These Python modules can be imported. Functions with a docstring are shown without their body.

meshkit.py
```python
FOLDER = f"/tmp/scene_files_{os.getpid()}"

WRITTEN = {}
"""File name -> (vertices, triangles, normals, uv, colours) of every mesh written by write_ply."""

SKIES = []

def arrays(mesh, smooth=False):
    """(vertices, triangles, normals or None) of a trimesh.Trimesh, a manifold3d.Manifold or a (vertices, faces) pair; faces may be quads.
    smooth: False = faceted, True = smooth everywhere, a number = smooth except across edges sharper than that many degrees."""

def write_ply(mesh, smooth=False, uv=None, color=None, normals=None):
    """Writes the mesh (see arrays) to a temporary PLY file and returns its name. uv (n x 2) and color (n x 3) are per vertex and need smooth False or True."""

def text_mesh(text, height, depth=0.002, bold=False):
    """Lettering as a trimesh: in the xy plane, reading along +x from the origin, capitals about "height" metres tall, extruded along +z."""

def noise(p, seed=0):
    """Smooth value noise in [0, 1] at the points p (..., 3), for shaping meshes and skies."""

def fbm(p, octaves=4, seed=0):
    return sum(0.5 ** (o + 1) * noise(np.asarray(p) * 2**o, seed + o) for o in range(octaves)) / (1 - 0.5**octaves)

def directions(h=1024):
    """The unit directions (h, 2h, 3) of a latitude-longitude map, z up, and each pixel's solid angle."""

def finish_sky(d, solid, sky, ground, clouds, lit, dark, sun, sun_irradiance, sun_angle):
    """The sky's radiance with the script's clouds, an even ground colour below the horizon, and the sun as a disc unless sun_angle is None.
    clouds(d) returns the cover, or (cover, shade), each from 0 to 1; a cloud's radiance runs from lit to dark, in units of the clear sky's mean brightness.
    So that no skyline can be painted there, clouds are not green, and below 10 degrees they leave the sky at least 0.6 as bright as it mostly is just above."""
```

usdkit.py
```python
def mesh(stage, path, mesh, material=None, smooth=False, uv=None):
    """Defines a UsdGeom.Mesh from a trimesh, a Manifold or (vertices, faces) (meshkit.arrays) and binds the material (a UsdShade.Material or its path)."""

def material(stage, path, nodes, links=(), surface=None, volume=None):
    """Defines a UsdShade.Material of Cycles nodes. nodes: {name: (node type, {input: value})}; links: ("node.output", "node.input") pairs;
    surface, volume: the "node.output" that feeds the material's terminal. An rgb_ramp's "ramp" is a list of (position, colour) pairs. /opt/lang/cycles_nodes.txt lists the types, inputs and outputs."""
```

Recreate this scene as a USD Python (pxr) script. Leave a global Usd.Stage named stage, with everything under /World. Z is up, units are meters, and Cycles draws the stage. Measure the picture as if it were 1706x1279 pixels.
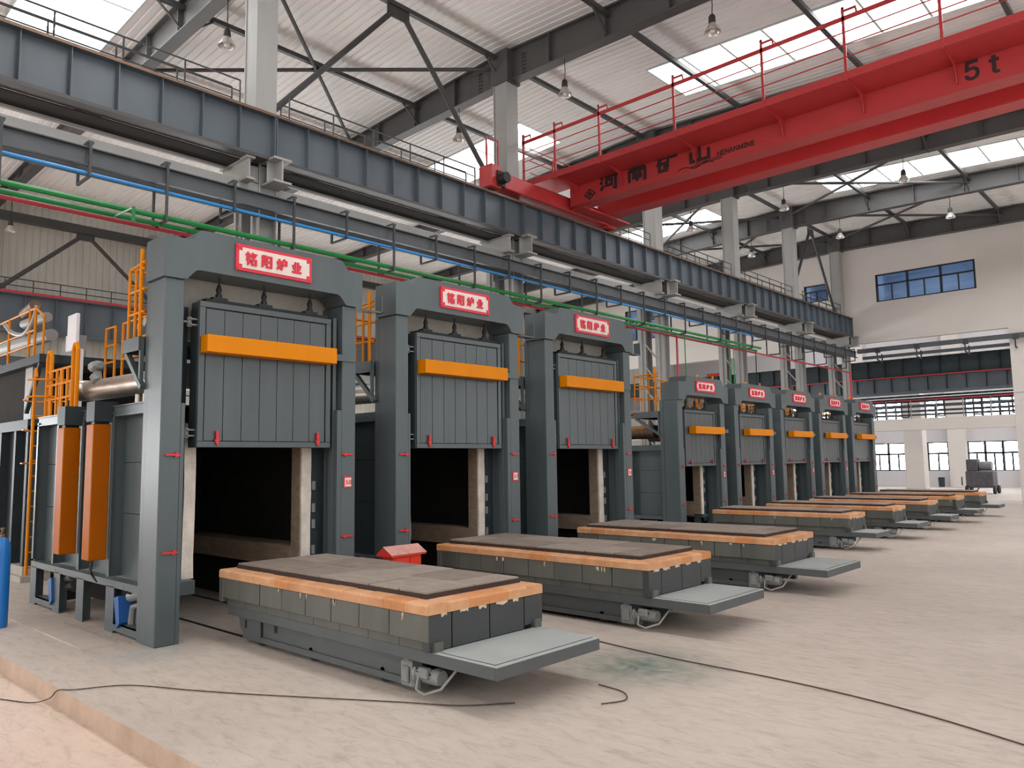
import math, random
import numpy as np
import trimesh
import usdkit, meshkit
from scipy.spatial import ConvexHull
from shapely.geometry import LineString, Polygon, box as sbox
from shapely.ops import unary_union
from pxr import Usd, UsdGeom, UsdLux, UsdShade, Gf, Sdf

random.seed(7)
np.random.seed(7)
stage = Usd.Stage.CreateInMemory()
UsdGeom.SetStageUpAxis(stage, UsdGeom.Tokens.z)
UsdGeom.SetStageMetersPerUnit(stage, 1.0)
UsdGeom.Xform.Define(stage, '/World')
UsdGeom.Scope.Define(stage, '/World/Looks')

# ---------------------------------------------------------------- camera
FPX, YAW, PIT, ROLL, CAMZ = 1286.69, 0.746186, 0.100443, -0.0144943, 2.3
fw = np.array([-math.sin(YAW) * math.cos(PIT), math.cos(YAW) * math.cos(PIT), math.sin(PIT)])
rt0 = np.array([math.cos(YAW), math.sin(YAW), 0.0])
up0 = np.cross(rt0, fw)
rt = rt0 * math.cos(ROLL) + up0 * math.sin(ROLL)
up = -rt0 * math.sin(ROLL) + up0 * math.cos(ROLL)
cam = UsdGeom.Camera.Define(stage, '/World/camera')
cam.AddTransformOp().Set(Gf.Matrix4d(*rt, 0, *up, 0, *(-fw), 0, 0, 0, CAMZ, 1))
cam.CreateHorizontalApertureAttr(36.0)
cam.CreateVerticalApertureAttr(36.0 * 1279 / 1706)
cam.CreateFocalLengthAttr(36.0 * FPX / 1706)
cam.CreateClippingRangeAttr(Gf.Vec2f(0.1, 500))
cam.CreateExposureAttr(0.33)

# ---------------------------------------------------------------- light
SKYLIGHT_STRENGTH = 6.4
ADDED_RIGHT_STRENGTH = 1.6  # glow of the unseen band added in the right wall
ADDED_BACK_STRENGTH = 3.0
ADDED_LEFT_STRENGTH = 7.4
dome = UsdLux.DomeLight.Define(stage, '/World/sky')
dome.CreateColorAttr(Gf.Vec3f(0.93, 0.97, 1.0))
dome.CreateIntensityAttr(1.7)


# ---------------------------------------------------------------- materials
def S(r, g, b):
    f = lambda c: c / 12.92 if c <= 0.04045 else ((c + 0.055) / 1.055) ** 2.4
    return tuple(f(c / 255.0) for c in (r, g, b))


def mul(c, k):
    return tuple(min(1.0, x * k) for x in c)


MATS = {}


def paint(name, col, rough=0.5, metal=0.0, var=0.12, scale=1.2, stretch=(1, 1, 1), bump=0.0, bscale=30, spec=0.5, col2=None):
    """Painted or bare surface: its colour wanders a little with a noise in world space."""
    n = {
        'geo': ('geometry', {}),
        'map': ('mapping', {'scale': stretch}),
        'n': ('noise_texture', {'scale': scale, 'detail': 4.0, 'roughness': 0.6}),
        'r': ('rgb_ramp', {'ramp': [(0.3, mul(col, 1 - var)), (0.7, col2 or mul(col, 1 + var))]}),
        'p': ('principled_bsdf', {'roughness': rough, 'metallic': metal, 'specular_ior_level': spec}),
    }
    l = [('geo.position', 'map.vector'), ('map.vector', 'n.vector'), ('n.fac', 'r.fac'), ('r.color', 'p.base_color')]
    if bump:
        n['n2'] = ('noise_texture', {'scale': bscale, 'detail': 3.0})
        n['b'] = ('bump', {'strength': bump, 'distance': 0.02})
        l += [('geo.position', 'n2.vector'), ('n2.fac', 'b.height'), ('b.normal', 'p.normal')]
    MATS[name] = usdkit.material(stage, '/World/Looks/' + name, n, l, surface='p.BSDF')
    return MATS[name]


def plain(name, col, rough=0.5, metal=0.0, **kw):
    MATS[name] = usdkit.material(stage, '/World/Looks/' + name, {'p': ('principled_bsdf', dict(base_color=col, roughness=rough, metallic=metal, **kw))}, [], surface='p.BSDF')


paint('furnace_grey', S(80, 90, 93), 0.40, var=0.10, scale=2.2, stretch=(1, 1, 0.18))
paint('door_grey', S(73, 81, 84), 0.27, var=0.10, scale=3.0, stretch=(1, 1, 0.15))
paint('dark_grey', S(52, 60, 64), 0.5, var=0.15, scale=2.0, spec=0.2)
paint('groove_dark', S(38, 44, 46), 0.6, var=0.1, spec=0.2)
paint('beam_grey', S(89, 98, 106), 0.42, var=0.12, scale=0.9, stretch=(1, 1, 0.4))
paint('rafter_grey', S(77, 75, 75), 0.5, var=0.10, scale=0.8)
paint('strut_grey', S(65, 65, 65), 0.5, var=0.10)
paint('column_grey', S(158, 157, 154), 0.5, var=0.06, scale=1.5, stretch=(1, 1, 0.3))
paint('tray_grey', S(80, 84, 88), 0.45, var=0.12, scale=2)
paint('tray_top_grey', S(150, 149, 147), 0.5, var=0.08, scale=2)
paint('rail_black', S(62, 63, 66), 0.5, var=0.1)
paint('crane_red', S(184, 56, 58), 0.38, var=0.07, scale=0.7)
paint('red', S(205, 40, 44), 0.4, var=0.06)
paint('sign_red', S(214, 40, 62), 0.4, var=0.05)
paint('sign_white', S(226, 212, 204), 0.5, var=0.05, scale=6)
paint('cabinet_red', S(222, 62, 44), 0.35, var=0.05)
paint('cabinet_roof', S(205, 150, 140), 0.6, var=0.15, scale=9)
paint('yellow', S(218, 130, 2), 0.45, var=0.05, scale=2, spec=0.15)
paint('yellow_shaded', S(170, 88, 2), 0.5, var=0.05, scale=2, spec=0.12)  # darker copy of yellow: shade on the side boxes put in the colour
paint('blue', S(36, 92, 160), 0.35, var=0.08)
paint('cylinder_blue', S(30, 112, 190), 0.3, var=0.06)
paint('pipe_green', S(28, 128, 62), 0.35, var=0.08)
paint('pipe_red', S(186, 52, 62), 0.4, var=0.08)
paint('pipe_blue', S(52, 142, 214), 0.35, var=0.06)
paint('lining', S(222, 212, 200), 0.9, var=0.14, scale=5, bump=0.5, bscale=22)
paint('lining_brown', S(150, 130, 112), 0.9, var=0.2, scale=5, stretch=(1, 1, 3), bump=0.6, bscale=18)
paint('soot_and_shade', S(30, 27, 25), 0.95, var=0.25, scale=3)  # chamber soot; also paints the shade under the crane walkway
paint('panel_dusty', S(168, 160, 150), 0.8, var=0.12, scale=3)
paint('brick_orange', S(200, 142, 98), 0.85, var=0.1, scale=4, bump=0.5, bscale=25, col2=S(214, 164, 124))
paint('brick_orange_deep', S(196, 134, 86), 0.85, var=0.12, scale=4, bump=0.5, bscale=25)
paint('hearth_plate', S(146, 134, 124), 0.75, var=0.16, scale=3.0, stretch=(1, 2, 1), bump=0.3, bscale=14)
paint('bed_brown', S(58, 44, 40), 0.85, var=0.2, scale=6)
paint('hearth_plate_dark', S(131, 118, 108), 0.75, var=0.16, scale=3.0, stretch=(1, 2, 1), bump=0.3, bscale=14)
paint('block_grey', S(86, 89, 84), 0.5, var=0.14, scale=2.2, stretch=(1, 1, 0.3), col2=S(101, 101, 92))
paint('block_grey_b', S(80, 83, 79), 0.5, var=0.12, scale=2.2, stretch=(1, 1, 0.3), col2=S(94, 94, 87))
paint('deck_grey', S(164, 169, 167), 0.45, var=0.07, scale=2.5)
paint('end_block_shaded', S(55, 58, 59), 0.45, var=0.1, scale=2)  # darker copy of block grey: shade of the cart front put in colour
paint('cart_grey', S(78, 83, 84), 0.5, var=0.1, scale=2)
paint('motor_grey', S(128, 130, 128), 0.45, var=0.15, scale=9)
paint('mortar', S(196, 182, 160), 0.9, var=0.15, scale=14)
paint('wall_paint', S(216, 209, 203), 0.8, var=0.03, scale=0.3)
paint('wall_shade', S(205, 202, 205), 0.8, var=0.03, scale=0.3)
paint('siding', S(206, 202, 194), 0.6, var=0.05, scale=0.6, stretch=(1, 1, 0.15))
paint('roof_sheet', S(236, 233, 232), 0.55, var=0.06, scale=0.5, stretch=(0.2, 1.5, 1))
paint('skylight_frame', S(205, 214, 212), 0.5, var=0.05)
paint('window_frame', S(46, 52, 60), 0.4, var=0.08)
paint('room_blue', S(196, 210, 228), 0.8, var=0.1, scale=0.5)
paint('kerb', S(188, 163, 144), 0.85, var=0.16, scale=2.0, stretch=(1, 1, 1), bump=0.4, bscale=20)
paint('steel_bright', S(176, 166, 156), 0.38, metal=0.85, var=0.12, scale=4)
paint('steel_brown', S(120, 96, 80), 0.5, metal=0.6, var=0.2, scale=6)
paint('floor_plate', S(186, 173, 162), 0.6, var=0.1, scale=3)
paint('rubber', S(30, 30, 30), 0.6, var=0.1)
paint('cable_brown', S(72, 56, 46), 0.6, var=0.1)
paint('lamp_dark', S(48, 42, 42), 0.5, var=0.1)
paint('white_plastic', S(232, 230, 234), 0.45, var=0.03)
paint('letter_black', S(44, 28, 28), 0.6, var=0.2, scale=8)
paint('machine_grey', S(88, 84, 90), 0.6, var=0.25, scale=4)
plain('lamp_glass', (0.86, 0.86, 0.86), 0.12, 0.0, transmission_weight=0.75, ior=1.3)
plain('lamp_shade', S(210, 205, 200), 0.25, 0.5)

# glowing translucent roof panes and clear window panes
MATS['skylight_pane'] = usdkit.material(stage, '/World/Looks/skylight_pane', {'e': ('emission', {'color': (0.985, 0.99, 1.0), 'strength': SKYLIGHT_STRENGTH})}, [], surface='e.emission')
MATS['window_pane'] = usdkit.material(stage, '/World/Looks/window_pane', {
    't': ('transparent_bsdf', {'color': (0.93, 0.96, 0.97)}), 'g': ('glossy_bsdf', {'color': (0.9, 0.93, 0.97), 'roughness': 0.02}),
    'f': ('fresnel', {'IOR': 1.45}), 'm': ('mix_closure', {})},
    [('f.fac', 'm.fac'), ('t.BSDF', 'm.closure1'), ('g.BSDF', 'm.closure2')], surface='m.closure')
MATS['office_pane'] = usdkit.material(stage, '/World/Looks/office_pane', {
    't': ('transparent_bsdf', {'color': (0.84, 0.90, 0.96)}), 'g': ('glossy_bsdf', {'color': (0.85, 0.92, 1.0), 'roughness': 0.04}),
    'f': ('fresnel', {'IOR': 1.7}), 'm': ('mix_closure', {})},
    [('f.fac', 'm.fac'), ('t.BSDF', 'm.closure1'), ('g.BSDF', 'm.closure2')], surface='m.closure')
for k_, v_ in (('right', ADDED_RIGHT_STRENGTH), ('back', ADDED_BACK_STRENGTH), ('left', ADDED_LEFT_STRENGTH)):  # emission for made-up wall bands that lift the ceiling brightness
    MATS['frosted_glazing_' + k_] = usdkit.material(stage, '/World/Looks/frosted_glazing_' + k_, {'e': ('emission', {'color': (0.97, 0.99, 1.0), 'strength': v_})}, [], surface='e.emission')
MATS['office_lamp'] = usdkit.material(stage, '/World/Looks/office_lamp', {'e': ('emission', {'color': (0.86, 0.93, 1.0), 'strength': 9.0})}, [], surface='e.emission')


def floor_material(name, base, light):
    """Dusty concrete: broad tone, fine grain, scuffs and two spills of green paint."""
    n = {
        'geo': ('geometry', {}),
        'n1': ('noise_texture', {'scale': 0.35, 'detail': 5.0, 'roughness': 0.6}),
        'r1': ('rgb_ramp', {'ramp': [(0.3, base), (0.7, light)]}),
        'map': ('mapping', {'scale': (1.2, 3.5, 1)}),
        'n2': ('noise_texture', {'scale': 2.6, 'detail': 7.0, 'roughness': 0.72, 'distortion': 0.8}),
        'r2': ('rgb_ramp', {'ramp': [(0.32, (0.70, 0.69, 0.68)), (0.5, (0.96, 0.96, 0.96)), (0.72, (1.06, 1.05, 1.05))]}),
        'mx': ('mix_color', {'blend_type': 'multiply', 'fac': 0.8}),
        'n3': ('noise_texture', {'scale': 45.0, 'detail': 3.0}),
        'b': ('bump', {'strength': 0.12, 'distance': 0.02}),
        'n4': ('noise_texture', {'scale': 3.2, 'detail': 5.0, 'distortion': 1.5}),
        'p': ('principled_bsdf', {'roughness': 0.58, 'specular_ior_level': 0.35}),
    }
    l = [('geo.position', 'n1.vector'), ('n1.fac', 'r1.fac'), ('geo.position', 'map.vector'), ('map.vector', 'n2.vector'), ('n2.fac', 'r2.fac'),
         ('r1.color', 'mx.a'), ('r2.color', 'mx.b'), ('geo.position', 'n3.vector'), ('n3.fac', 'b.height'), ('b.normal', 'p.normal'), ('geo.position', 'n4.vector')]
    prev = 'mx.result'
    spills = [((-5.05, 7.55, 0), 1.15, S(86, 110, 100), 1.6), ((-10.05, 4.15, 0), 0.75, S(140, 150, 146), 1.3)]
    for i, (c, rad, col, k) in enumerate(spills):
        n[f'd{i}'] = ('vector_math', {'math_type': 'distance', 'vector2': c})
        n[f's{i}'] = ('map_range', {'from_min': 0.0, 'from_max': rad, 'to_min': 1.0, 'to_max': 0.0, 'clamp': True})
        n[f'm{i}'] = ('math', {'math_type': 'multiply'})
        n[f'k{i}'] = ('math', {'math_type': 'multiply', 'value2': k, 'use_clamp': True})
        n[f'x{i}'] = ('mix_color', {'blend_type': 'mix', 'b': col})
        l += [('geo.position', f'd{i}.vector1'), (f'd{i}.value', f's{i}.value'), (f's{i}.result', f'm{i}.value1'), ('n4.fac', f'm{i}.value2'),
              (f'm{i}.value', f'k{i}.value1'), (f'k{i}.value', f'x{i}.fac'), (prev, f'x{i}.a')]
        prev = f'x{i}.result'
    l.append((prev, 'p.base_color'))
    MATS[name] = usdkit.material(stage, '/World/Looks/' + name, n, l, surface='p.BSDF')


floor_material('concrete', S(184, 171, 160), S(200, 187, 176))
floor_material('concrete_pink', S(206, 182, 166), S(218, 198, 182))


# ---------------------------------------------------------------- mesh building
def _chamfer_topology():
    pts, tags = [], []
    for sx in (0, 1):
        for sy in (0, 1):
            for sz in (0, 1):
                for a in range(3):
                    c = [float(sx), float(sy), float(sz)]
                    for i in range(3):
                        if i != a:
                            c[i] += 0.2 * (1 - 2 * c[i])
                    pts.append(c)
                    tags.append((sx, sy, sz, a))
    pts = np.array(pts)
    h = ConvexHull(pts)
    f = h.simplices.copy()
    n = np.cross(pts[f[:, 1]] - pts[f[:, 0]], pts[f[:, 2]] - pts[f[:, 0]])
    flip = (n * h.equations[:, :3]).sum(1) < 0
    f[flip] = f[flip][:, ::-1]
    return tags, f


CT, CF = _chamfer_topology()
BF = np.array([[0, 2, 3], [0, 3, 1], [4, 5, 7], [4, 7, 6], [0, 1, 5], [0, 5, 4], [2, 6, 7], [2, 7, 3], [0, 4, 6], [0, 6, 2], [1, 3, 7], [1, 7, 5]])


class MB:
    """Collects shapes in world space and becomes ONE mesh."""

    def __init__(self):
        self.v, self.f, self.n = [], [], 0

    def add(self, v, f):
        v = np.asarray(v, float)
        self.v.append(v)
        self.f.append(np.asarray(f, int) + self.n)
        self.n += len(v)
        return self

    def box(self, x0, x1, y0, y1, z0, z1, c=0.0):
        x0, x1 = min(x0, x1), max(x0, x1)
        y0, y1 = min(y0, y1), max(y0, y1)
        z0, z1 = min(z0, z1), max(z0, z1)
        if c > 0:
            c = min(c, 0.45 * min(x1 - x0, y1 - y0, z1 - z0))
            lo, hi = (x0, y0, z0), (x1, y1, z1)
            v = []
            for sx, sy, sz, a in CT:
                p = []
                for i, s in enumerate((sx, sy, sz)):
                    q = hi[i] if s else lo[i]
                    if i != a:
                        q += -c if s else c
                    p.append(q)
                v.append(p)
            return self.add(v, CF)
        v = [(x, y, z) for x in (x0, x1) for y in (y0, y1) for z in (z0, z1)]
        return self.add(v, BF)

    def bar(self, p, q, w, h=None, upv=(0, 0, 1)):
        """A rectangular bar from p to q."""
        h = h or w
        p, q = np.array(p, float), np.array(q, float)
        d = (q - p) / np.linalg.norm(q - p)
        s = np.cross(d, upv)
        if np.linalg.norm(s) < 1e-4:
            s = np.cross(d, (0, 1, 0))
        s /= np.linalg.norm(s)
        u = np.cross(s, d)
        v = [e + s * a * w / 2 + u * b * h / 2 for e in (p, q) for a in (-1, 1) for b in (-1, 1)]
        return self.add(v, BF[:, ::-1])

    def tube(self, pts, r, n=8, cap=True):
        pts = [np.array(p, float) for p in pts]
        m = len(pts)
        V = []
        prev = None
        for i in range(m):
            d = pts[min(i + 1, m - 1)] - pts[max(i - 1, 0)]
            d /= np.linalg.norm(d)
            if prev is None:
                a = np.cross(d, (0, 0, 1))
                if np.linalg.norm(a) < 1e-3:
                    a = np.cross(d, (0, 1, 0))
            else:
                a = prev - d * (prev @ d)
            a /= np.linalg.norm(a)
            prev = a
            b = np.cross(d, a)
            rr = r[i] if hasattr(r, '__len__') else r
            for k in range(n):
                t = 2 * math.pi * k / n
                V.append(pts[i] + rr * (a * math.cos(t) + b * math.sin(t)))
        F = []
        for i in range(m - 1):
            for k in range(n):
                A, B = i * n + k, i * n + (k + 1) % n
                F += [(A, B, B + n), (A, B + n, A + n)]
        if cap:
            V += [pts[0], pts[-1]]
            for k in range(n):
                F += [(m * n, (k + 1) % n, k), (m * n + 1, (m - 1) * n + k, (m - 1) * n + (k + 1) % n)]
        return self.add(V, F)

    def lathe(self, prof, c, n=16):
        """prof: (radius, z) from bottom to top about the vertical through c."""
        V, F = [], []
        for r, z in prof:
            for k in range(n):
                t = 2 * math.pi * k / n
                V.append((c[0] + r * math.cos(t), c[1] + r * math.sin(t), c[2] + z))
        for i in range(len(prof) - 1):
            for k in range(n):
                A, B = i * n + k, i * n + (k + 1) % n
                F += [(A, B, B + n), (A, B + n, A + n)]
        return self.add(V, F)

    def prism(self, poly, axis, a, b):
        """A polygon (shapely, or points) in the plane across axis, from a to b. axis x: points are (y, z); y: (x, z); z: (x, y)."""
        if not hasattr(poly, 'exterior') and not hasattr(poly, 'geoms'):
            poly = Polygon(poly)
        for g in getattr(poly, 'geoms', [poly]):
            if g.is_empty:
                continue
            m = trimesh.creation.extrude_polygon(g, abs(b - a), engine='earcut')
            v, f = np.array(m.vertices), np.array(m.faces)
            v[:, 2] += min(a, b)
            if axis == 'x':
                v = v[:, [2, 0, 1]]
            elif axis == 'y':
                v = v[:, [0, 2, 1]]
                f = f[:, ::-1]
            self.add(v, f)
        return self

    def arrays(self, o=(0, 0, 0)):
        return np.vstack(self.v) - np.array(o), np.vstack(self.f)


COUNT = {}


def numbered(path):
    k = COUNT.get(path, 0)
    COUNT[path] = k + 1
    return path if k == 0 else f'{path}_{k:03d}'


def setd(prim, **kw):
    for k, v in kw.items():
        if v:
            prim.SetCustomDataByKey(k, v)


class Thing:
    """A top-level Xform at the thing's base; its parts are authored in world coordinates and stored relative to that base."""

    def __init__(self, name, label, cat, loc, group=None, kind=None):
        self.o = np.array(loc, float)
        self.path = numbered('/World/' + name)
        x = UsdGeom.Xform.Define(stage, self.path)
        x.AddTranslateOp().Set(Gf.Vec3d(*map(float, loc)))
        setd(x.GetPrim(), label=label, category=cat, group=group, kind=kind)

    def part(self, name, mb, mat, parent=None, smooth=False, label=None, kind=None):
        path = numbered((parent or self.path) + '/' + name)
        m = usdkit.mesh(stage, path, mb.arrays(self.o), MATS[mat], smooth=smooth)
        setd(m.GetPrim(), label=label, kind=kind)
        return path


def solo(name, mb, mat, label, cat, group=None, kind=None, smooth=False):
    """A top-level thing that is one mesh."""
    v, f = mb.arrays()
    c = np.array([(v[:, 0].min() + v[:, 0].max()) / 2, (v[:, 1].min() + v[:, 1].max()) / 2, v[:, 2].min()])
    path = numbered('/World/' + name)
    m = usdkit.mesh(stage, path, (v - c, f), MATS[mat], smooth=smooth)
    m.AddTranslateOp().Set(Gf.Vec3d(*map(float, c)))
    setd(m.GetPrim(), label=label, category=cat, group=group, kind=kind)
    return path


def B(*a, **k):
    return MB().box(*a, **k)


# lettering: strokes on a 10 x 10 grid
GLYPHS = {
    'ming': [[(2.2, 10), (0.3, 7.2)], [(1.5, 8.3), (4, 8.3)], [(0.6, 6.1), (4, 6.1)], [(0.3, 4), (4.1, 4)], [(2.2, 6), (2.2, 0.6), (4.2, 2.2)],
             [(6.8, 10), (4.6, 6.6)], [(6.2, 8.6), (9.3, 8.6), (7.8, 6), (4.4, 3.0)], [(6.2, 7), (7.3, 5.9)], [(6, 3.8), (9.5, 3.8), (9.5, 0.2), (6, 0.2), (6, 3.8)]],
    'yang': [[(0.8, 9.6), (0.8, 0)], [(0.8, 9.3), (3.6, 9.3), (2.4, 6.5), (3.8, 4.2), (2.6, 2.8), (1.8, 3.2)], [(5, 9), (9.2, 9), (9.2, 0.5), (5, 0.5), (5, 9)], [(5, 4.8), (9.2, 4.8)]],
    'lu': [[(2.2, 9.5), (2.2, 5), (0.3, 0.5)], [(2.2, 4.5), (4, 1)], [(0.6, 7.5), (0.9, 5)], [(3.9, 8), (3.1, 6)], [(6.8, 10), (7.6, 8.8)], [(5.2, 8), (9.3, 8), (9.3, 5), (5.2, 5)], [(5.2, 8), (5.2, 4), (4.4, 0.3)]],
    'ye': [[(3.6, 9.5), (3.6, 1)], [(6.4, 9.5), (6.4, 1)], [(1.2, 7), (2.4, 3.2)], [(8.8, 7), (7.6, 3.2)], [(0.3, 0.8), (9.7, 0.8)]],
    'he': [[(0.6, 9), (1.8, 7.8)], [(0.2, 6.2), (1.4, 5.2)], [(0.4, 0.8), (2, 3.6)], [(2.8, 9), (9.8, 9)], [(8.4, 9), (8.4, 0.5), (7, 1)], [(3.6, 6.8), (6.4, 6.8), (6.4, 3.2), (3.6, 3.2), (3.6, 6.8)]],
    'nan': [[(1, 8.6), (9, 8.6)], [(5, 10), (5, 6.8)], [(1, 0), (1, 6.8), (9, 6.8), (9, 0.3), (8, 0.3)], [(3.4, 6), (4, 4.8)], [(6.6, 6), (6, 4.8)], [(2.6, 4.2), (7.4, 4.2)], [(2.4, 2.4), (7.6, 2.4)], [(5, 4.2), (5, 0)]],
    'kuang': [[(0.4, 9), (4.2, 9)], [(2.2, 9), (0.2, 4.5)], [(1.2, 5.4), (3.8, 5.4), (3.8, 1), (1.2, 1), (1.2, 5.4)], [(7.2, 10), (7.4, 8.6)], [(5.2, 8.4), (9.8, 8.4)], [(5.2, 8.4), (5.2, 3.5), (4.4, 0)]],
    'shan': [[(5, 9.5), (5, 0.6)], [(1, 6.5), (1, 0.6), (9, 0.6), (9, 6.5)]],
}


def glyph(key, x, y, w, h, t):
    """Shapely outline of a character in a w x h cell whose lower left corner is (x, y)."""
    ls = []
    for s in GLYPHS[key]:
        pts = [(x + px / 10 * w, y + py / 10 * h) for px, py in s]
        ls.append(LineString(pts).buffer(t / 2, cap_style=2, join_style=2, mitre_limit=2))
    return unary_union(ls)


def text_on_x(text, height, x, y, z, depth, bold=True):
    """Lettering on a face that looks along +x: reads along +y."""
    m = meshkit.text_mesh(text, height, depth, bold)
    v, f = np.array(m.vertices), np.array(m.faces)
    return MB().add(np.stack([x + v[:, 2], y + v[:, 0], z + v[:, 1]], 1), f)


def text_on_y(text, height, x, y, z, depth, bold=True):
    """Lettering on a face that looks along -y: reads along +x."""
    m = meshkit.text_mesh(text, height, depth, bold)
    v, f = np.array(m.vertices), np.array(m.faces)
    return MB().add(np.stack([x + v[:, 0], y - v[:, 2], z + v[:, 1]], 1), f)


# ================================================================ THE SETTING
COLY = [8.7, 17.05, 25.4, 31.9, 38.4, 44.9]
BACKY = [-16.3, -8.0, 0.35]
ZR = lambda x: 15.22 - 0.05 * abs(x + 16)
XW0, XW1, YW0, YE, YF = -38.8, 13.0, -22.0, 45.1, 65.2

t = Thing('floor', None, None, (0, 0, 0), kind='structure')
t.part('slab', B(XW0, XW1, 2.9, YF, -0.4, 0.0), 'concrete')
t.part('kerb', B(XW0, XW1, 2.885, 2.9, -0.4, -0.001), 'kerb')
t.part('lower_slab', B(XW0, XW1, YW0, 2.885, -0.4, -0.185), 'concrete_pink')


def ribbed(x0, x1, y0, y1, pitch=0.25, depth=0.035):
    """Ribbed roof sheet, the ribs along x, lying on the roof plane."""
    ys, dz = [], []
    n = max(1, int(round((y1 - y0) / pitch)))
    p = (y1 - y0) / n
    for i in range(n):
        for a, d in ((0.0, 0.0), (0.70, 0.0), (0.78, depth), (0.92, depth)):
            ys.append(y0 + (i + a) * p)
            dz.append(d)
    ys.append(y1)
    dz.append(0.0)
    x0, x1 = (x0 - .4 if x0 == XW0 else x0), (x1 + .4 if x1 == XW1 else x1)
    xs = [x0, x1] if not (x0 < -16 < x1) else [x0, -16, x1]
    V, F, m = [], [], len(ys)
    for x in xs:
        V += [(x, y, ZR(x) + d) for y, d in zip(ys, dz)]
    for i in range(len(xs) - 1):
        for j in range(m - 1):
            a, b = i * m + j, (i + 1) * m + j
            F += [(a, a + 1, b + 1), (a, b + 1, b)]
    return MB().add(V, F)


SKY_Y = [(-9.4, -6.9), (5.45, 7.95), (20.95, 23.45), (35.1, 37.4), (51.0, 53.4), (58.2, 60.6)]
SKY_R = (-13.15, 10.6)
SKY_L = (-26.9, -18.8)
t = Thing('ceiling', None, None, (0, 0, 14), kind='structure')
y = YW0
for a, b in SKY_Y + [(YF, YF)]:
    t.part('roof_sheet', ribbed(XW0, XW1, y, a), 'roof_sheet')
    if b > a:
        for xa, xb in ((XW0, SKY_L[0]), (SKY_L[1], SKY_R[0]), (SKY_R[1], XW1)):
            t.part('roof_sheet', ribbed(xa, xb, a, b), 'roof_sheet')
    y = b

bay_words = ['behind the camera', 'above the nearest furnace', 'behind the red crane', 'in the bay before the end wall', 'in the hall behind the end wall', 'at the far end of the far hall']
for i, (a, b) in enumerate(SKY_Y):
    for side, (xa, xb) in (('right', SKY_R), ('left', SKY_L)):
        t = Thing('skylight', f'glowing white roof skylight {bay_words[i]}, {side} of the columns', 'skylight', (xa, a, ZR((xa + xb) / 2)))
        n = int(round((xb - xa) / 1.35))
        w = (xb - xa) / n
        for k in range(n):
            x0, x1 = xa + k * w, xa + (k + 1) * w
            V = [(x0 + .03, a, ZR(x0) + .10), (x1 - .03, a, ZR(x1) + .10), (x1 - .03, b, ZR(x1) + .10), (x0 + .03, b, ZR(x0) + .10)]
            t.part('pane', MB().add(V, [(0, 2, 1), (0, 3, 2)]), 'skylight_pane')
        for k in range(n + 1):
            x0 = xa + k * w
            t.part('glazing_bar', MB().bar((x0, a, ZR(x0) + .05), (x0, b, ZR(x0) + .05), 0.06, 0.10), 'skylight_frame')
        for yy in (a, b):
            t.part('kerb_frame', MB().bar((xa, yy, ZR(xa) + .06), (xb, yy, ZR(xb) + .06), 0.05, 0.16), 'skylight_frame')

# end wall: solid above, open below, with a lintel
WE0, WE1 = YE, YE + 0.35
t = Thing('wall_end', None, None, (-15, YE, 0), kind='structure')
wb = MB()
winR = (-13.87, -8.95, 10.88, 12.43)
winL = (-30.7, -27.3, 10.6, 12.75)
winS = (-17.9, -16.5, 11.4, 12.42)


def wall_with_holes(x0, x1, z0, z1, holes):
    p = sbox(x0, z0, x1, z1)
    for h in holes:
        p = p.difference(sbox(h[0], h[2], h[1], h[3]))
    return p


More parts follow.
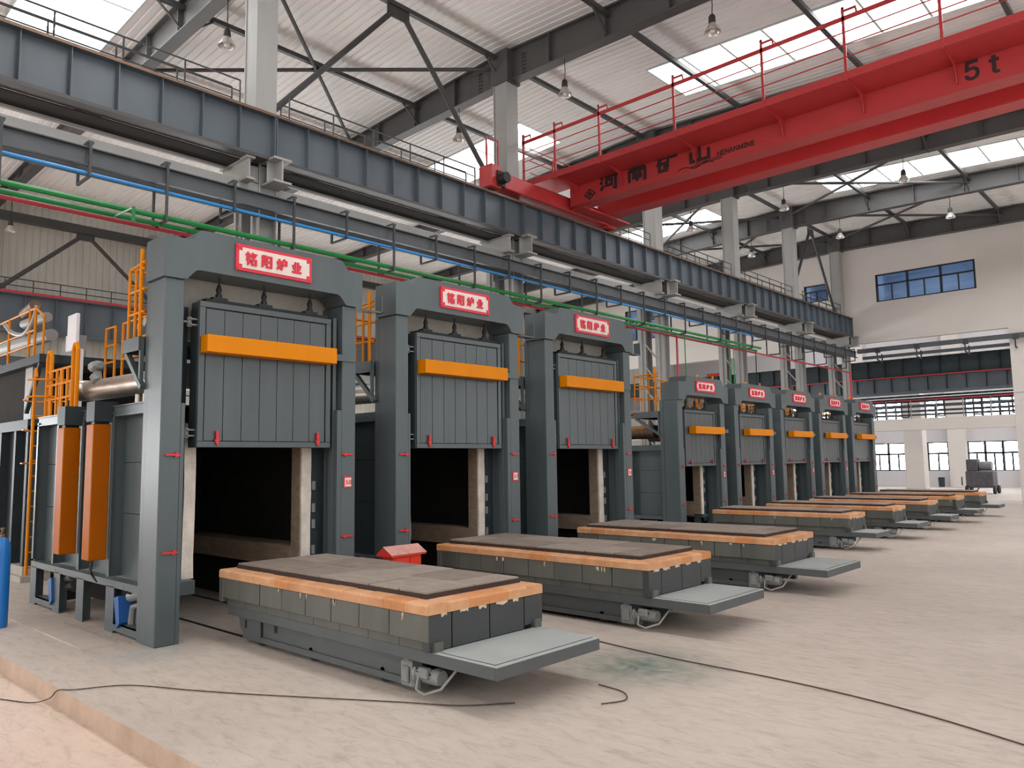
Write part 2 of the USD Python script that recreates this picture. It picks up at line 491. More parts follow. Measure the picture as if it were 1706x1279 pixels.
t.part('upper_wall', MB().prism(wall_with_holes(XW0, XW1, 8.65, 15.0, [winR, winL, winS]), 'y', WE0, WE1), 'wall_paint')
t.part('right_wall', B(-7.7, XW1, WE0, WE1, 0, 8.65), 'wall_paint')
t.part('lintel', B(-15.4, -7.7, WE0, WE0 + .6, 3.68, 4.30, c=.01), 'wall_paint')
t.part('lintel', B(XW0, -16.4, WE0, WE0 + .6, 3.68, 4.30, c=.01), 'wall_paint')
t.part('wall_box', B(-7.02, -6.7, WE0 - .08, WE0, 5.55, 5.85, c=.01), 'panel_dusty', label='small grey box on the end wall right of the opening')

t = Thing('wall_far', None, None, (-15, 65, 0), kind='structure')
FW = [(-21.2, -15.55), (-14.25, -10.9), (-9.6, -6.0), (-27.5, -22.3)]
holes = [(a, b, 1.17, 3.32) for a, b in FW] + [(a, b, 5.0, 6.9) for a, b in FW]
t.part('wall', MB().prism(wall_with_holes(XW0, XW1, 0, 15, holes), 'y', 65, 65.3), 'wall_shade')
for x in (-14.85, -10.25, -21.75):
    t.part('pilaster', B(x - .58, x + .58, 64.5, 65, 0, 14), 'wall_paint')
k = 1
for (a, b, z0, z1) in holes:
    t = Thing(f'window_{k}', None, None, (a, 65, z0), kind='structure')
    k += 1
    zm = z0 + .6 * (z1 - z0)
    t.part('pane', B(a, b, 65.1, 65.11, z0, z1), 'window_pane')
    fr = MB()
    for z in (z0, zm, z1):
        fr.box(a, b, 65.04, 65.16, z - .06, z + .06)
    n = 4 if b - a > 5 else 3
    for j in range(n + 1):
        x = a + (b - a) * j / n
        fr.box(x - .07, x + .07, 65.04, 65.16, z0, z1)
    for j in range(2 * n + 1):
        x = a + (b - a) * j / n / 2
        fr.box(x - .045, x + .045, 65.05, 65.15, z0, zm)
    t.part('window_frame', fr, 'window_frame')

for wn, (a, b, z0, z1), n in ((k, winR, 3), (k + 1, winL, 2), (k + 2, winS, 1)):
    t = Thing(f'window_{wn}', None, None, (a, YE, z0), kind='structure')
    zm = z0 + .62 * (z1 - z0)
    u = (b - a) / n
    for j in range(n):
        x0, x1 = a + j * u, a + (j + 1) * u
        xm = (x0 + x1) / 2
        t.part('pane', B(x0, x1, WE0 + .12, WE0 + .13, zm, z1), 'office_pane')
        t.part('pane', B(x0, xm, WE0 + .12, WE0 + .13, z0, zm), 'office_pane')
        t.part('pane', B(xm, x1, WE0 + .12, WE0 + .13, z0, zm), 'office_pane')
        t.part('mullion', B(xm - .03, xm + .03, WE0 + .08, WE0 + .17, z0, zm), 'window_frame')
    fr = MB()
    for z in (z0 + .03, zm, z1 - .03):
        fr.box(a, b, WE0 + .07, WE0 + .18, z - .04, z + .04)
    for j in range(n + 1):
        x = min(max(a + j * u, a + .05), b - .05)
        fr.box(x - .055, x + .055, WE0 + .07, WE0 + .18, z0, z1)
    t.part('window_frame', fr, 'window_frame')
    room = MB()
    room.box(a - .5, b + .5, WE0 + 4.0, WE0 + 4.1, z0 - 1, z1 + .6).box(a - .5, b + .5, WE0 + .36, WE0 + 4.1, z1 + .6, z1 + .7)
    room.box(a - .6, a - .5, WE0 + .36, WE0 + 4.1, z0 - 1, z1 + .7).box(b + .5, b + .6, WE0 + .36, WE0 + 4.1, z0 - 1, z1 + .7).box(a - .6, b + .6, WE0 + .36, WE0 + 4.1, z0 - 1.1, z0 - 1)
    t.part('office_room', room, 'room_blue')
    for j in range(n):
        t.part('ceiling_lamp', B(a + (j + .2) * u, a + (j + .75) * u, WE0 + 1.6, WE0 + 2.0, z1 + .54, z1 + .58), 'office_lamp')

# left wall: vertical siding
ys = np.arange(YW0, YF, 0.3)
V, F = [], []
prof = []
for y in ys:
    prof += [(y, 0.0), (y + .2, 0.0), (y + .225, .035), (y + .275, .035)]
prof.append((YF, 0.0))
for z in (-0.4, 14.4):
    V += [(XW0 - d, y, z) for y, d in prof]
m = len(prof)
for j in range(m - 1):
    F += [(j, j + m, j + m + 1), (j, j + m + 1, j + 1)]
t = Thing('wall_left', None, None, (XW0, 0, 0), kind='structure')
t.part('siding', MB().add(V, F), 'siding')
for wn, (y0, y1) in enumerate([(-20, 8), (15, 44)]):
    t = Thing(f'window_{40 + wn}', None, None, (XW0, (y0 + y1) / 2, 1.2), kind='structure')  # added glowing band low in the left wall, brightens the ceiling
    t.part('added_glow_pane', B(XW0 + .02, XW0 + .06, y0, y1, 1.2, 5.2), 'frosted_glazing_left')
    for y in np.arange(y0, y1 + .1, 2.0):
        t.part('mullion', B(XW0 + .02, XW0 + .1, y - .04, y + .04, 1.2, 5.2), 'window_frame')
t = Thing('wall_right', None, None, (XW1, 0, 0), kind='structure')
t.part('wall', B(XW1, XW1 + .2, YW0, YF, -.4, 14.2), 'siding')
for wn, (y0, y1, z0, z1) in enumerate([(-6, 20, 1.5, 12.4), (22, 60, 1.5, 12.4)]):
    t = Thing(f'window_{20 + wn}', None, None, (XW1, (y0 + y1) / 2, z0), kind='structure')  # unseen right wall band, made up to throw light on the roof
    t.part('added_glow_pane', B(XW1 - .06, XW1 - .02, y0, y1, z0, z1), 'frosted_glazing_right')
    for y in np.arange(y0, y1 + .1, 2.0):
        t.part('mullion', B(XW1 - .1, XW1 - .02, y - .04, y + .04, z0, z1), 'window_frame')
    for z in np.linspace(z0, z1, 6):
        t.part('transom', B(XW1 - .1, XW1 - .02, y0, y1, z - .04, z + .04), 'window_frame')

t = Thing('wall_back', None, None, (0, YW0, 0), kind='structure')
t.part('wall', B(XW0, XW1, YW0 - .2, YW0, -.4, 15.3), 'siding')
for wn, (x0, x1, z0, z1) in enumerate([(-36, -17, 5.0, 12.6), (-15, 11, 5.0, 12.6)]):
    t = Thing(f'window_{30 + wn}', None, None, ((x0 + x1) / 2, YW0, z0), kind='structure')  # invented glowing band behind the camera, extra light for the hall
    t.part('added_glow_pane', B(x0, x1, YW0 + .02, YW0 + .06, z0, z1), 'frosted_glazing_back')
    for x in np.arange(x0, x1 + .1, 2.0):
        t.part('mullion', B(x - .04, x + .04, YW0 + .02, YW0 + .1, z0, z1), 'window_frame')
    for z in np.linspace(z0, z1, 5):
        t.part('transom', B(x0, x1, YW0 + .02, YW0 + .1, z - .04, z + .04), 'window_frame')

# pillars in the far hall
t = Thing('concrete_pillar', 'square white concrete pillar standing in the hall beyond the last furnaces', 'pillar', (-15.3, 55.9, 0))
t.part('shaft', B(-15.9, -14.75, 55.5, 56.5, 0, 9.0, c=.03), 'wall_paint')
t.part('plinth_guard', B(-15.93, -14.72, 55.47, 56.53, 0, .25, c=.02), 'wall_shade')

# ================================================================ COLUMNS, RAFTERS, BRACES
ordn = ['first', 'second', 'third', 'fourth', 'fifth', 'sixth']
for i, y in enumerate(COLY):
    t = Thing('steel_column', f'pale grey steel column of the middle row, {ordn[i]} from the left', 'column', (-15.9, y, 0))
    s = 0.26 if i < 5 else 0.28
    up_ = MB().box(-16.15, -16.11, y - s, y + s, 9.1, 14.1).box(-15.63, -15.59, y - s, y + s, 9.1, 14.1).box(-16.11, -15.63, y - .02, y + .02, 9.1, 14.1)
    up_.box(-16.1, -15.64, y - s + .02, y - s + .04, 9.1, 14.1)
    t.part('upper_shaft', up_, 'column_grey')
    lo = MB()
    for x in (-15.62, -16.4):
        lo.box(x - .03, x + .03, y - .28, y + .28, 0, 9.1)
        lo.box(x - .18, x + .18, y - .22, y - .19, 0, 9.1).box(x - .18, x + .18, y + .19, y + .22, 0, 9.1)
    t.part('lower_shaft', lo, 'column_grey')
    for z in np.arange(0.6, 8.4, 0.9):
        t.part('lacing_bar', MB().bar((-15.65, y - .2, z), (-16.38, y - .2, z + .9), .06, .05), 'column_grey')
    br = MB().box(-16.2, -14.88, y - .18, y + .26, 9.02, 9.07).box(-16.2, -14.88, y - .18, y + .26, 8.50, 8.55).box(-16.2, -14.9, y + .02, y + .06, 8.55, 9.02)
    br.box(-15.52, -15.48, y - .16, y + .24, 8.55, 9.02).box(-15.24, -15.22, y - .16, y + .24, 8.55, 9.02)
    br.box(-16.4, -15.2, y - .60, y - .57, 8.55, 8.98).box(-16.4, -15.15, y - .68, y - .48, 8.50, 8.55).box(-16.4, -15.15, y - .68, y - .48, 8.98, 9.03).box(-15.6, -15.5, y - .5, y - .16, 8.6, 8.95)
    t.part('bracket', br, 'column_grey')
    t.part('cap', B(-16.2, -15.5, y - .3, y + .3, 14.06, 15.1), 'rafter_grey', label='dark grey head where the rafter sits')

for i, y in enumerate(COLY + BACKY):
    where = (['above the nearest furnace', 'behind the red crane girder', 'just right of the crane girder', 'third before the end wall', 'second before the end wall', 'against the end wall'] + ['farthest behind the camera', 'second behind the camera', 'just behind the camera'])[i]
    t = Thing('roof_rafter', f'deep grey steel roof rafter, {where}', 'rafter', (-16, y, 14))
    for side, (xa, xb) in (('r', (-16.0, XW1)), ('l', (-16.0, XW0))):
        zb = lambda x: 14.12 - 0.022 * abs(x + 16)
        zt = lambda x: ZR(x) - 0.08
        yw = y - .0
        t.part('web', MB().prism([(xa, zb(xa)), (xb, zb(xb)), (xb, zt(xb)), (xa, zt(xa))], 'y', yw - .012, yw + .012), 'rafter_grey')
        t.part('bottom_flange', MB().bar((xa, yw, zb(xa)), (xb, yw, zb(xb)), .36, .03), 'rafter_grey')
        t.part('top_flange', MB().bar((xa, yw, zt(xa)), (xb, yw, zt(xb)), .30, .03), 'rafter_grey')
        d = 1 if xb > xa else -1
        for j in range(1, int(abs(xb - xa) / 2.05)):
            x = xa + d * 2.05 * j
            t.part('stiffener', B(x - .012, x + .012, yw - .16, yw + .16, zb(x), zt(x)), 'rafter_grey')
        xs = xa + d * .95
        for j in (0, 1):
            for r_ in range(5):
                pass
        bolts = MB()
        for j in range(2):
            for r_ in range(6):
                bolts.box(xs + d * (.1 * j - .05) - .03, xs + d * (.1 * j - .05) + .03, yw - .04, yw + .04, zb(xs) + .12 + .12 * r_, zb(xs) + .17 + .12 * r_)
        t.part('splice_bolts', bolts, 'strut_grey', kind='stuff')

ally = sorted(COLY + BACKY)
bay_name = {8.7: 'between the first two columns', 17.05: 'over the red crane', 25.4: 'behind the crane girder', 31.9: 'two bays before the end wall', 38.4: 'in the last bay', 0.35: 'over the camera', -8.0: 'behind the camera', -16.3: 'at the far back'}
for i in range(len(ally) - 1):
    ya, yb = ally[i], ally[i + 1]
    if yb < 1:
        continue
    for x in (-24.1, -20.0, -16.0, -11.85, -7.6, -3.5, 0.6):
        dist = 'in the column row' if x == -16.0 else (f'{int(abs(x + 16) / 4 + .5)} strut(s) {"right" if x > -16 else "left"} of the columns')
        dist = dist.replace('1 strut(s)', 'first').replace('2 strut(s)', 'second').replace('3 strut(s)', 'third').replace('4 strut(s)', 'fourth').replace('5 strut(s)', 'fifth').replace('6 strut(s)', 'sixth')
        t = Thing('roof_strut', f'dark roof strut {bay_name[ya]}, {dist}', 'strut', (x, (ya + yb) / 2, 14.7))
        z = ZR(x) - .27
        t.part('tube', MB().bar((x, ya, z), (x, yb, z), .13, .13), 'strut_grey')
        for yy, d in ((ya, 1), (yb, -1)):
            t.part('knee_brace', MB().bar((x, yy + d * .85, z), (x, yy + d * .1, z - .62 - .0), .05, .05), 'strut_grey')

braced = [(8.7, 17.05, 'between the first two columns'), (31.9, 38.4, 'two bays before the end wall'), (38.4, 44.9, 'in the last bay')]
for ya, yb, w in braced:
    for xa, xb, s in ((-16.2, -23.9, 'left of the columns'), (-15.8, -7.6, 'right of the columns')):
        if ya == 8.7 and xb > -10:
            continue
        for d, (y0, y1) in (('slanting one way', (ya, yb)), ('slanting the other way', (yb, ya))):
            t = Thing('roof_brace', f'roof brace {w}, {s}, {d}', 'brace', ((xa + xb) / 2, (ya + yb) / 2, 14.6))
            t.part('pipe', MB().tube([(xa, y0, ZR(xa) - .45), (xb, y1, ZR(xb) - .40)], .06), 'strut_grey')
            xm = (xa + xb) / 2
            t.part('gusset', B(xm - .15, xm + .15, (ya + yb) / 2 - .15, (ya + yb) / 2 + .15, ZR(xm) - .44, ZR(xm) - .42), 'strut_grey')


def vbrace(x, ya, yb, zlow, zap, label, r=.075):
    ym = (ya + yb) / 2
    t = Thing('wall_brace', label, 'brace', (x, ym, zlow))
    t.part('gusset', B(x - .02, x + .02, ym - .38, ym + .38, zap - .4, zap), 'strut_grey')
    for e, d in ((ya + .1, -1), (yb - .1, 1)):
        t.part('leg', MB().tube([(x, ym + d * .25, zap - .3), (x, e, zlow)], r), 'strut_grey')


vbrace(-16.0, 8.7, 17.05, 10.3, 14.95, 'dark steel V brace above the crane beam between the first two columns')
vbrace(-16.0, 38.4, 44.9, 10.3, 14.8, 'dark steel V brace above the crane beam next to the end wall')
vbrace(-37.4, 8.7, 15.4, 9.9, 12.95, 'dark steel V brace on the far left wall above its crane beam', .09)

# ================================================================ RUNWAY BEAMS
edges = [0.35] + COLY
for i in range(len(edges) - 1):
    ya, yb = edges[i] + .01, edges[i + 1] - .01
    if i == len(edges) - 2:
        yb = 44.85
    nm = ['nearest segment at the upper left', 'second segment, ending under the red crane', 'third segment, carrying the red crane', 'fourth segment right of the crane', 'fifth segment', 'last segment against the end wall'][i]
    t = Thing('crane_runway_beam', f'dark grey steel crane runway beam, {nm}', 'crane beam', (-15.3, (ya + yb) / 2, 9))
    t.part('web', B(-15.31, -15.29, ya, yb, 9.1, 10.08), 'beam_grey')
    t.part('top_flange', B(-15.5, -15.1, ya, yb, 10.08, 10.11), 'beam_grey')
    t.part('bottom_flange', B(-15.46, -15.1, ya, yb, 9.03, 9.1), 'rafter_grey')
    t.part('crane_rail', B(-15.34, -15.26, ya, yb, 10.11, 10.2), 'steel_brown')
    t.part('walkway_plate', B(-16.1, -15.46, ya, yb, 9.0, 9.025), 'soot_and_shade', label='walkway plate underside with its shade painted black')  # black colour carries the shade of the underside
    t.part('walkway_edge', B(-16.14, -16.06, ya, yb, 8.94, 9.14), 'tray_top_grey')
    t.part('top_walkway', B(-16.1, -15.5, ya, yb, 10.06, 10.09), 'beam_grey')
    t.part('edge_strip', B(-15.1, -15.09, ya, yb, 10.06, 10.12), 'steel_brown')
    n = max(2, int(round((yb - ya) / .83)))
    for j in range(1, n):
        y = ya + (yb - ya) * j / n
        t.part('stiffener', B(-15.29, -15.14, y - .008, y + .008, 9.1, 10.08), 'beam_grey')
    t.part('end_plate', B(-15.46, -15.12, ya, ya + .025, 9.07, 10.09), 'beam_grey')
    t.part('end_plate', B(-15.46, -15.12, yb - .025, yb, 9.07, 10.09), 'beam_grey')

spans = [(0.6, 8.06), (9.3, 15.4), (21.9, 24.75), (26.0, 31.3), (32.6, 37.8), (39.1, 44.4)]
for i, (ya, yb) in enumerate(spans):
    nm = ['above the nearest furnace', 'running up to the red crane', 'just beyond the red crane', 'in the fourth bay', 'in the fifth bay', 'next to the end wall'][i]
    t = Thing('walkway_railing', f'low thin pipe railing on the crane beam, {nm}', 'railing', (-15.6, (ya + yb) / 2, 10.1))
    for x, z in ((-15.6, 10.88), (-15.98, 10.86)):
        t.part('top_rail', MB().tube([(x, ya, z), (x, yb, z)], .018, 6), 'rail_black')
        t.part('mid_rail', MB().tube([(x, ya, z - .25), (x, yb, z - .25)], .014, 6), 'rail_black')
        n = max(1, int(round((yb - ya) / 1.17)))
        for j in range(n + 1):
            y = ya + (yb - ya) * j / n
            t.part('post', MB().tube([(x, y, 10.1), (x, y, z)], .018, 6), 'rail_black')

# left wall runway, eave beam and railing
t = Thing('crane_runway_beam', 'distant dark grey crane runway beam with red conductor bar along the far left wall', 'crane beam', (-37.5, 10, 8))
t.part('web', B(-37.62, -37.58, -20, 44.5, 8.15, 9.7), 'beam_grey')
t.part('top_flange', B(-37.9, -37.3, -20, 44.5, 9.7, 9.74), 'beam_grey')
t.part('bottom_flange', B(-37.8, -37.4, -20, 44.5, 8.1, 8.15), 'beam_grey')
t.part('conductor_bar', B(-37.32, -37.26, -20, 44.5, 9.74, 9.84), 'pipe_red', label='red conductor bar')
for y in np.arange(-19, 44, 1.2):
    t.part('stiffener', B(-37.58, -37.4, y - .012, y + .012, 8.15, 9.7), 'beam_grey')
t = Thing('walkway_railing', 'thin black railing on the distant crane beam along the far left wall', 'railing', (-37.4, 10, 9.84))
for z in (10.08, 10.38):
    t.part('rail', MB().tube([(-37.4, -2, z), (-37.4, 26, z)], .022, 6), 'rail_black')
for y in np.arange(-1.6, 26, 1.06):
    t.part('post', MB().tube([(-37.4, y, 9.74), (-37.4, y, 10.38)], .022, 6), 'rail_black')
t = Thing('eave_beam', 'dark grey beam running along the top of the far left wall', 'beam', (-37.4, 10, 12.8))
t.part('web', B(-37.45, -37.35, -20, 44.5, 12.9, 13.25), 'strut_grey')
t.part('flange', B(-37.55, -37.25, -20, 44.5, 12.86, 12.92), 'strut_grey')
for y in (8.2, 15.4, 22.7, 31.9, 38.4, 0.35):
    t = Thing('wall_column', f'distant grey steel column standing against the left wall at bay {int(y)}', 'column', (-38.2, y, 0))
    t.part('shaft', B(-38.6, -37.9, y - .25, y + .25, 0, 13.6), 'column_grey')
t = Thing('wall_pipe_tray', 'dark horizontal pipe tray with hangers low on the far left wall', 'pipe tray', (-37, 10, 6))
t.part('channel', B(-37.3, -37.0, -4, 44, 6.6, 7.0), 'tray_grey')
t.part('lower_pipe', MB().tube([(-37.1, -4, 6.1), (-37.1, 44, 6.1)], .09), 'column_grey')
for y in np.arange(-2, 40, 3.1):
    t.part('hanger', MB().bar((-37.05, y, 5.7), (-37.05, y, 7.1), .07, .07).bar((-37.05, y, 5.72), (-37.05, y + .5, 5.72), .07, .07), 'rail_black')

# ================================================================ PIPE TRAY ALONG THE COLUMNS
XT = -14.95
t = Thing('pipe_support_channel', 'long grey steel channel with rectangular hangers carrying pipes above the furnaces', 'pipe support', (XT, 17, 7.8))
t.part('channel', MB().box(XT - .03, XT - .01, .5, 44.6, 7.80, 8.14).box(XT - .03, XT + .09, .5, 44.6, 8.12, 8.14).box(XT - .03, XT + .09, .5, 44.6, 7.80, 7.82), 'tray_grey')
t.part('cover_plate', B(XT - .55, XT - .53, .5, 44.6, 8.28, 8.56), 'tray_top_grey', label='pale flat strip behind the channel')
t.part('rear_channel', B(XT - .55, XT - .5, .5, 44.6, 7.8, 8.0), 'tray_grey')
hy = 0.6
k = 0
while hy < 44:
    zb = 7.06 if k % 2 == 0 else 7.58
    h = MB()
    h.bar((XT + .12, hy, zb), (XT + .12, hy, 8.24), .045, .045).bar((XT + .12, hy, zb), (XT - .5, hy, zb), .045, .045)
    h.bar((XT - .5, hy, zb), (XT - .5, hy, 7.9), .045, .045).bar((XT + .14, hy, 8.22), (XT - .12, hy, 8.22), .1, .045)
    t.part('hanger', h, 'rail_black')
    hy += 1.40
    k += 1
solo('water_pipe', MB().tube([(XT + .04, .5, 7.66), (XT + .04, 31.8, 7.62)], .035), 'pipe_blue', 'light blue pipe running along the hangers above the furnaces', 'pipe', smooth=40)
solo('gas_pipe', MB().tube([(XT + .02, .5, 7.15), (XT + .02, 32.4, 7.15)], .055), 'pipe_green', 'front one of two dark green pipes on the hangers above the furnaces', 'pipe', smooth=40)
t = Thing('gas_pipe', 'rear one of two green pipes on the hangers, with thin drop pipes at the columns', 'pipe', (XT - .2, 16, 7.1))
t.part('main_pipe', MB().tube([(XT - .16, .5, 7.05), (XT - .16, 32.4, 7.05)], .05), 'pipe_green', smooth=40)
for y in (26.2, 29.8, 30.2, 33.0, 33.3):
    yy = min(y, 32.3)
    t.part('drop_pipe', MB().tube([(XT - .16, yy, 7.02), (XT - .16, yy, 3.0)], .022, 6), 'pipe_green')
t.part('valve_cap', MB().tube([(-14.2, 5.35, 6.72), (-14.2, 5.35, 6.98)], [.035, .03], 8).tube([(XT - .16, 5.35, 7.02), (-14.2, 5.35, 6.98)], .02, 6), 'pipe_green')
solo('fire_pipe', MB().tube([(XT - .33, .5, 7.0), (XT - .33, 44.4, 7.0)], .042).tube([(XT - .33, 25.9, 7.0), (XT - .33, 25.9, 3.0)], .04).tube([(XT - .33, 44.4, 7.0), (XT - .33, 44.4, 4.0)], .06), 'pipe_red', 'long red pipe behind the green pipes with a drop at the end column', 'pipe', smooth=40)
# channel across the end wall
t = Thing('pipe_support_channel', 'grey channel with hangers crossing the end wall above the opening', 'pipe support', (-11, YE - .3, 7.9))
t.part('channel', B(XT, -1, YE - .32, YE - .26, 8.05, 8.30), 'tray_grey')
t.part('rear_channel', B(XT, -1, YE + .5, YE + .56, 7.78, 7.95), 'tray_grey')
for x in (-13.9, -11.9, -9.6, -7.4):
    t.part('hanger', MB().bar((x, YE - .3, 8.2), (x, YE - .3, 7.62), .06).bar((x, YE - .3, 7.62), (x, YE + .5, 7.55), .06).bar((x, YE + .5, 7.55), (x, YE + .5, 8.0), .06).box(x - .1, x + .15, YE - .34, YE - .2, 8.0, 8.25), 'rail_black')
# what shows through the opening of the end wall
t = Thing('crane_runway_beam', 'black steel crane beam seen through the opening above the last furnaces', 'crane beam', (-15, 47, 7))
t.part('web', B(-38, -7, 47.0, 47.03, 6.72, 7.75), 'dark_grey')
t.part('top_flange', B(-38, -7, 46.85, 47.2, 7.75, 7.79), 'dark_grey')
t.part('conductor_bar', B(-38, -7, 46.8, 46.86, 6.72, 6.78), 'pipe_red', label='thin red bar')
t.part('lower_girder', B(-38, -7, 47.3, 47.36, 5.95, 6.75), 'beam_grey')
t.part('lower_flange', B(-38, -7, 47.2, 47.5, 5.8, 5.95), 'beam_grey')
t.part('brake_girder', B(-38, -7, 48.0, 48.05, 5.35, 5.75), 'dark_grey')
for x in np.arange(-37, -7, .95):
    t.part('stiffener', B(x - .01, x + .01, 46.9, 47.0, 6.78, 7.75), 'groove_dark')
    t.part('stiffener', B(x + .2, x + .22, 47.2, 47.3, 5.95, 6.72), 'groove_dark')
t = Thing('gallery_railing', 'thin white and red railing on the lintel of the end wall opening', 'railing', (-12, 45.3, 4.3))
t.part('top_rail', MB().tube([(-15.2, 45.3, 5.30), (-7.0, 45.3, 5.30)], .035, 6), 'pipe_red')
t.part('white_pipe', MB().tube([(-15.2, 45.2, 5.42), (-5.0, 45.0, 5.42)], .03, 6), 'white_plastic')
for x in np.arange(-15, -7.4, 1.25):
    t.part('post', MB().tube([(x, 45.3, 4.3), (x, 45.3, 5.30)], .025, 6), 'tray_top_grey')
t = Thing('pipe_rack', 'dark horizontal pipes on hangers in the hall behind the end wall', 'pipe rack', (-12, 50, 4.3))
for z, r in ((5.25, .1), (4.95, .07), (4.72, .06)):
    t.part('pipe', MB().tube([(-30, 50, z), (-7, 50, z)], r, 6), 'beam_grey')
for x in np.arange(-20, -7, 1.9):
    t.part('hanger', MB().bar((x, 49.9, 4.6), (x, 49.9, 5.6), .06).bar((x + .4, 49.9, 4.6), (x + .4, 49.9, 5.6), .06).bar((x, 49.9, 4.6), (x + .4, 49.9, 4.6), .06), 'rail_black')
solo('wall_banner', B(-25.9, -24.3, YE + 2.6, YE + 2.65, 7.3, 8.1), 'cabinet_red', 'orange red board high up behind the row of far furnaces', 'board')

# ================================================================ PENDANT LAMPS
LAMPS = [(-17.57, 8.7, 12.85, 'hanging at the upper left before the first column'), (-8.72, 17.05, 13.1, 'hanging at the top above the red railing'), (-13.48, 17.05, 13.1, 'hanging left of the red railing'),
         (-18.0, 17.05, 13.1, 'hanging behind the second column'), (-13.33, 31.9, 13.1, 'hanging below the rafter right of the crane girder'), (-8.52, 31.9, 13.1, 'hanging before the far skylight'),
         (-8.43, 38.4, 13.1, 'hanging above the end wall window'), (-13.3, 38.4, 13.2, 'hanging left of the end wall window'), (-17.94, 38.4, 13.15, 'hanging left of the fifth column'), (-17.85, 31.9, 13.15, 'hanging left of the fourth column'),
         (-36.2, 8.8, 12.2, 'hanging at the far left wall')]
for x, y, z, w in LAMPS:
    t = Thing('pendant_lamp', f'bell shaped factory lamp {w}', 'lamp', (x, y, z))
    t.part('cord', MB().tube([(x, y, z + .30), (x + .02, y, z + .6), (x, y, 14.2)], .012, 5), 'rubber')
    t.part('socket', MB().lathe([(0, .34), (.05, .33), (.085, .28), (.095, .12), (.07, .08), (0, .08)][::-1], (x, y, z), 12), 'lamp_dark', smooth=40)
    t.part('shade', MB().lathe([(.21, -.14), (.20, -.10), (.13, .02), (.09, .09), (.0, .09)], (x, y, z), 16), 'lamp_shade', smooth=40)
    t.part('bulb', MB().lathe([(0, -.15), (.06, -.13), (.085, -.07), (.06, .0), (.03, .06)], (x, y, z), 12), 'white_plastic', smooth=60)
#@@PART2@@
# ================================================================ FURNACES
class Spec:
    pass


def spec(big):
    s = Spec()
    s.big = big
    if big:
        s.XF, s.W, s.cols, s.guide = -10.2, 3.215, [(.045, .315), (2.87, 3.13)], [(.315, .37), (2.79, 2.87)]
        s.h0, s.hs, s.ht, s.hu = 4.83, 5.39, 5.55, 4.985
        s.sign = (1.0, 2.24, 5.08, 5.465)
        s.door = (.58, 2.72, 2.56, 4.60)
        s.bar = (.59, 2.68, 3.86, 4.10)
        s.roof, s.open, s.lin = 3.2, (.765, 2.47), (.60, 2.64)
        s.sill, s.arrow, s.gt = .75, (2.457, 1.186), 3.15
        s.plat, s.railz, s.plate = (3.90, 4.09), 1.02, (2.90, 3.06, 1.93, 2.11)
    else:
        s.XF, s.W, s.cols, s.guide = -11.2, 2.91, [(.0, .27), (2.47, 2.74)], [(.27, .31), (2.41, 2.47)]
        s.h0, s.hs, s.ht, s.hu = 3.98, 4.49, 4.68, 4.125
        s.sign = (.95, 2.06, 4.25, 4.565)
        s.door = (.53, 2.30, 2.1, 3.72)
        s.bar = (.75, 2.47, 3.03, 3.24)
        s.roof, s.open, s.lin = 2.72, (.72, 2.05), (.58, 2.18)
        s.sill, s.arrow, s.gt = .66, (2.1, 1.05), 2.6
        s.plat, s.railz, s.plate = (3.50, 3.68), 1.05, (2.50, 2.62, 1.75, 1.92)
    s.XB = s.XF - 5.2
    return s


FN = ['nearest the camera, with two hanging yellow boxes on its side', 'second from the camera', 'third from the camera, last of the tall ones', 'first of the five low ones, with a green side wall',
      'second of the five low ones', 'middle one of the five low ones', 'fourth of the five low ones', 'farthest of all, last of the low ones']
PLATES = ['58', '57', '56', '55', '54', '53', '52', '51']


def arrow_mesh(x, y, z, d, axis, s=1.0):
    """A little red arrow plate on a face that looks along +x, pointing along y (d = +-1) or down."""
    m = MB()
    if axis == 'y':
        p = [(y - d * .10 * s, z - .012), (y + d * .03 * s, z - .012), (y + d * .03 * s, z - .035), (y + d * .11 * s, z), (y + d * .03 * s, z + .035), (y + d * .03 * s, z + .012), (y - d * .10 * s, z + .012)]
    else:
        p = [(y - .018, z + .12 * s), (y + .018, z + .12 * s), (y + .018, z), (y + .04, z), (y, z - .09 * s), (y - .04, z), (y - .018, z)]
    return m.prism(p, 'x', x, x + .03)


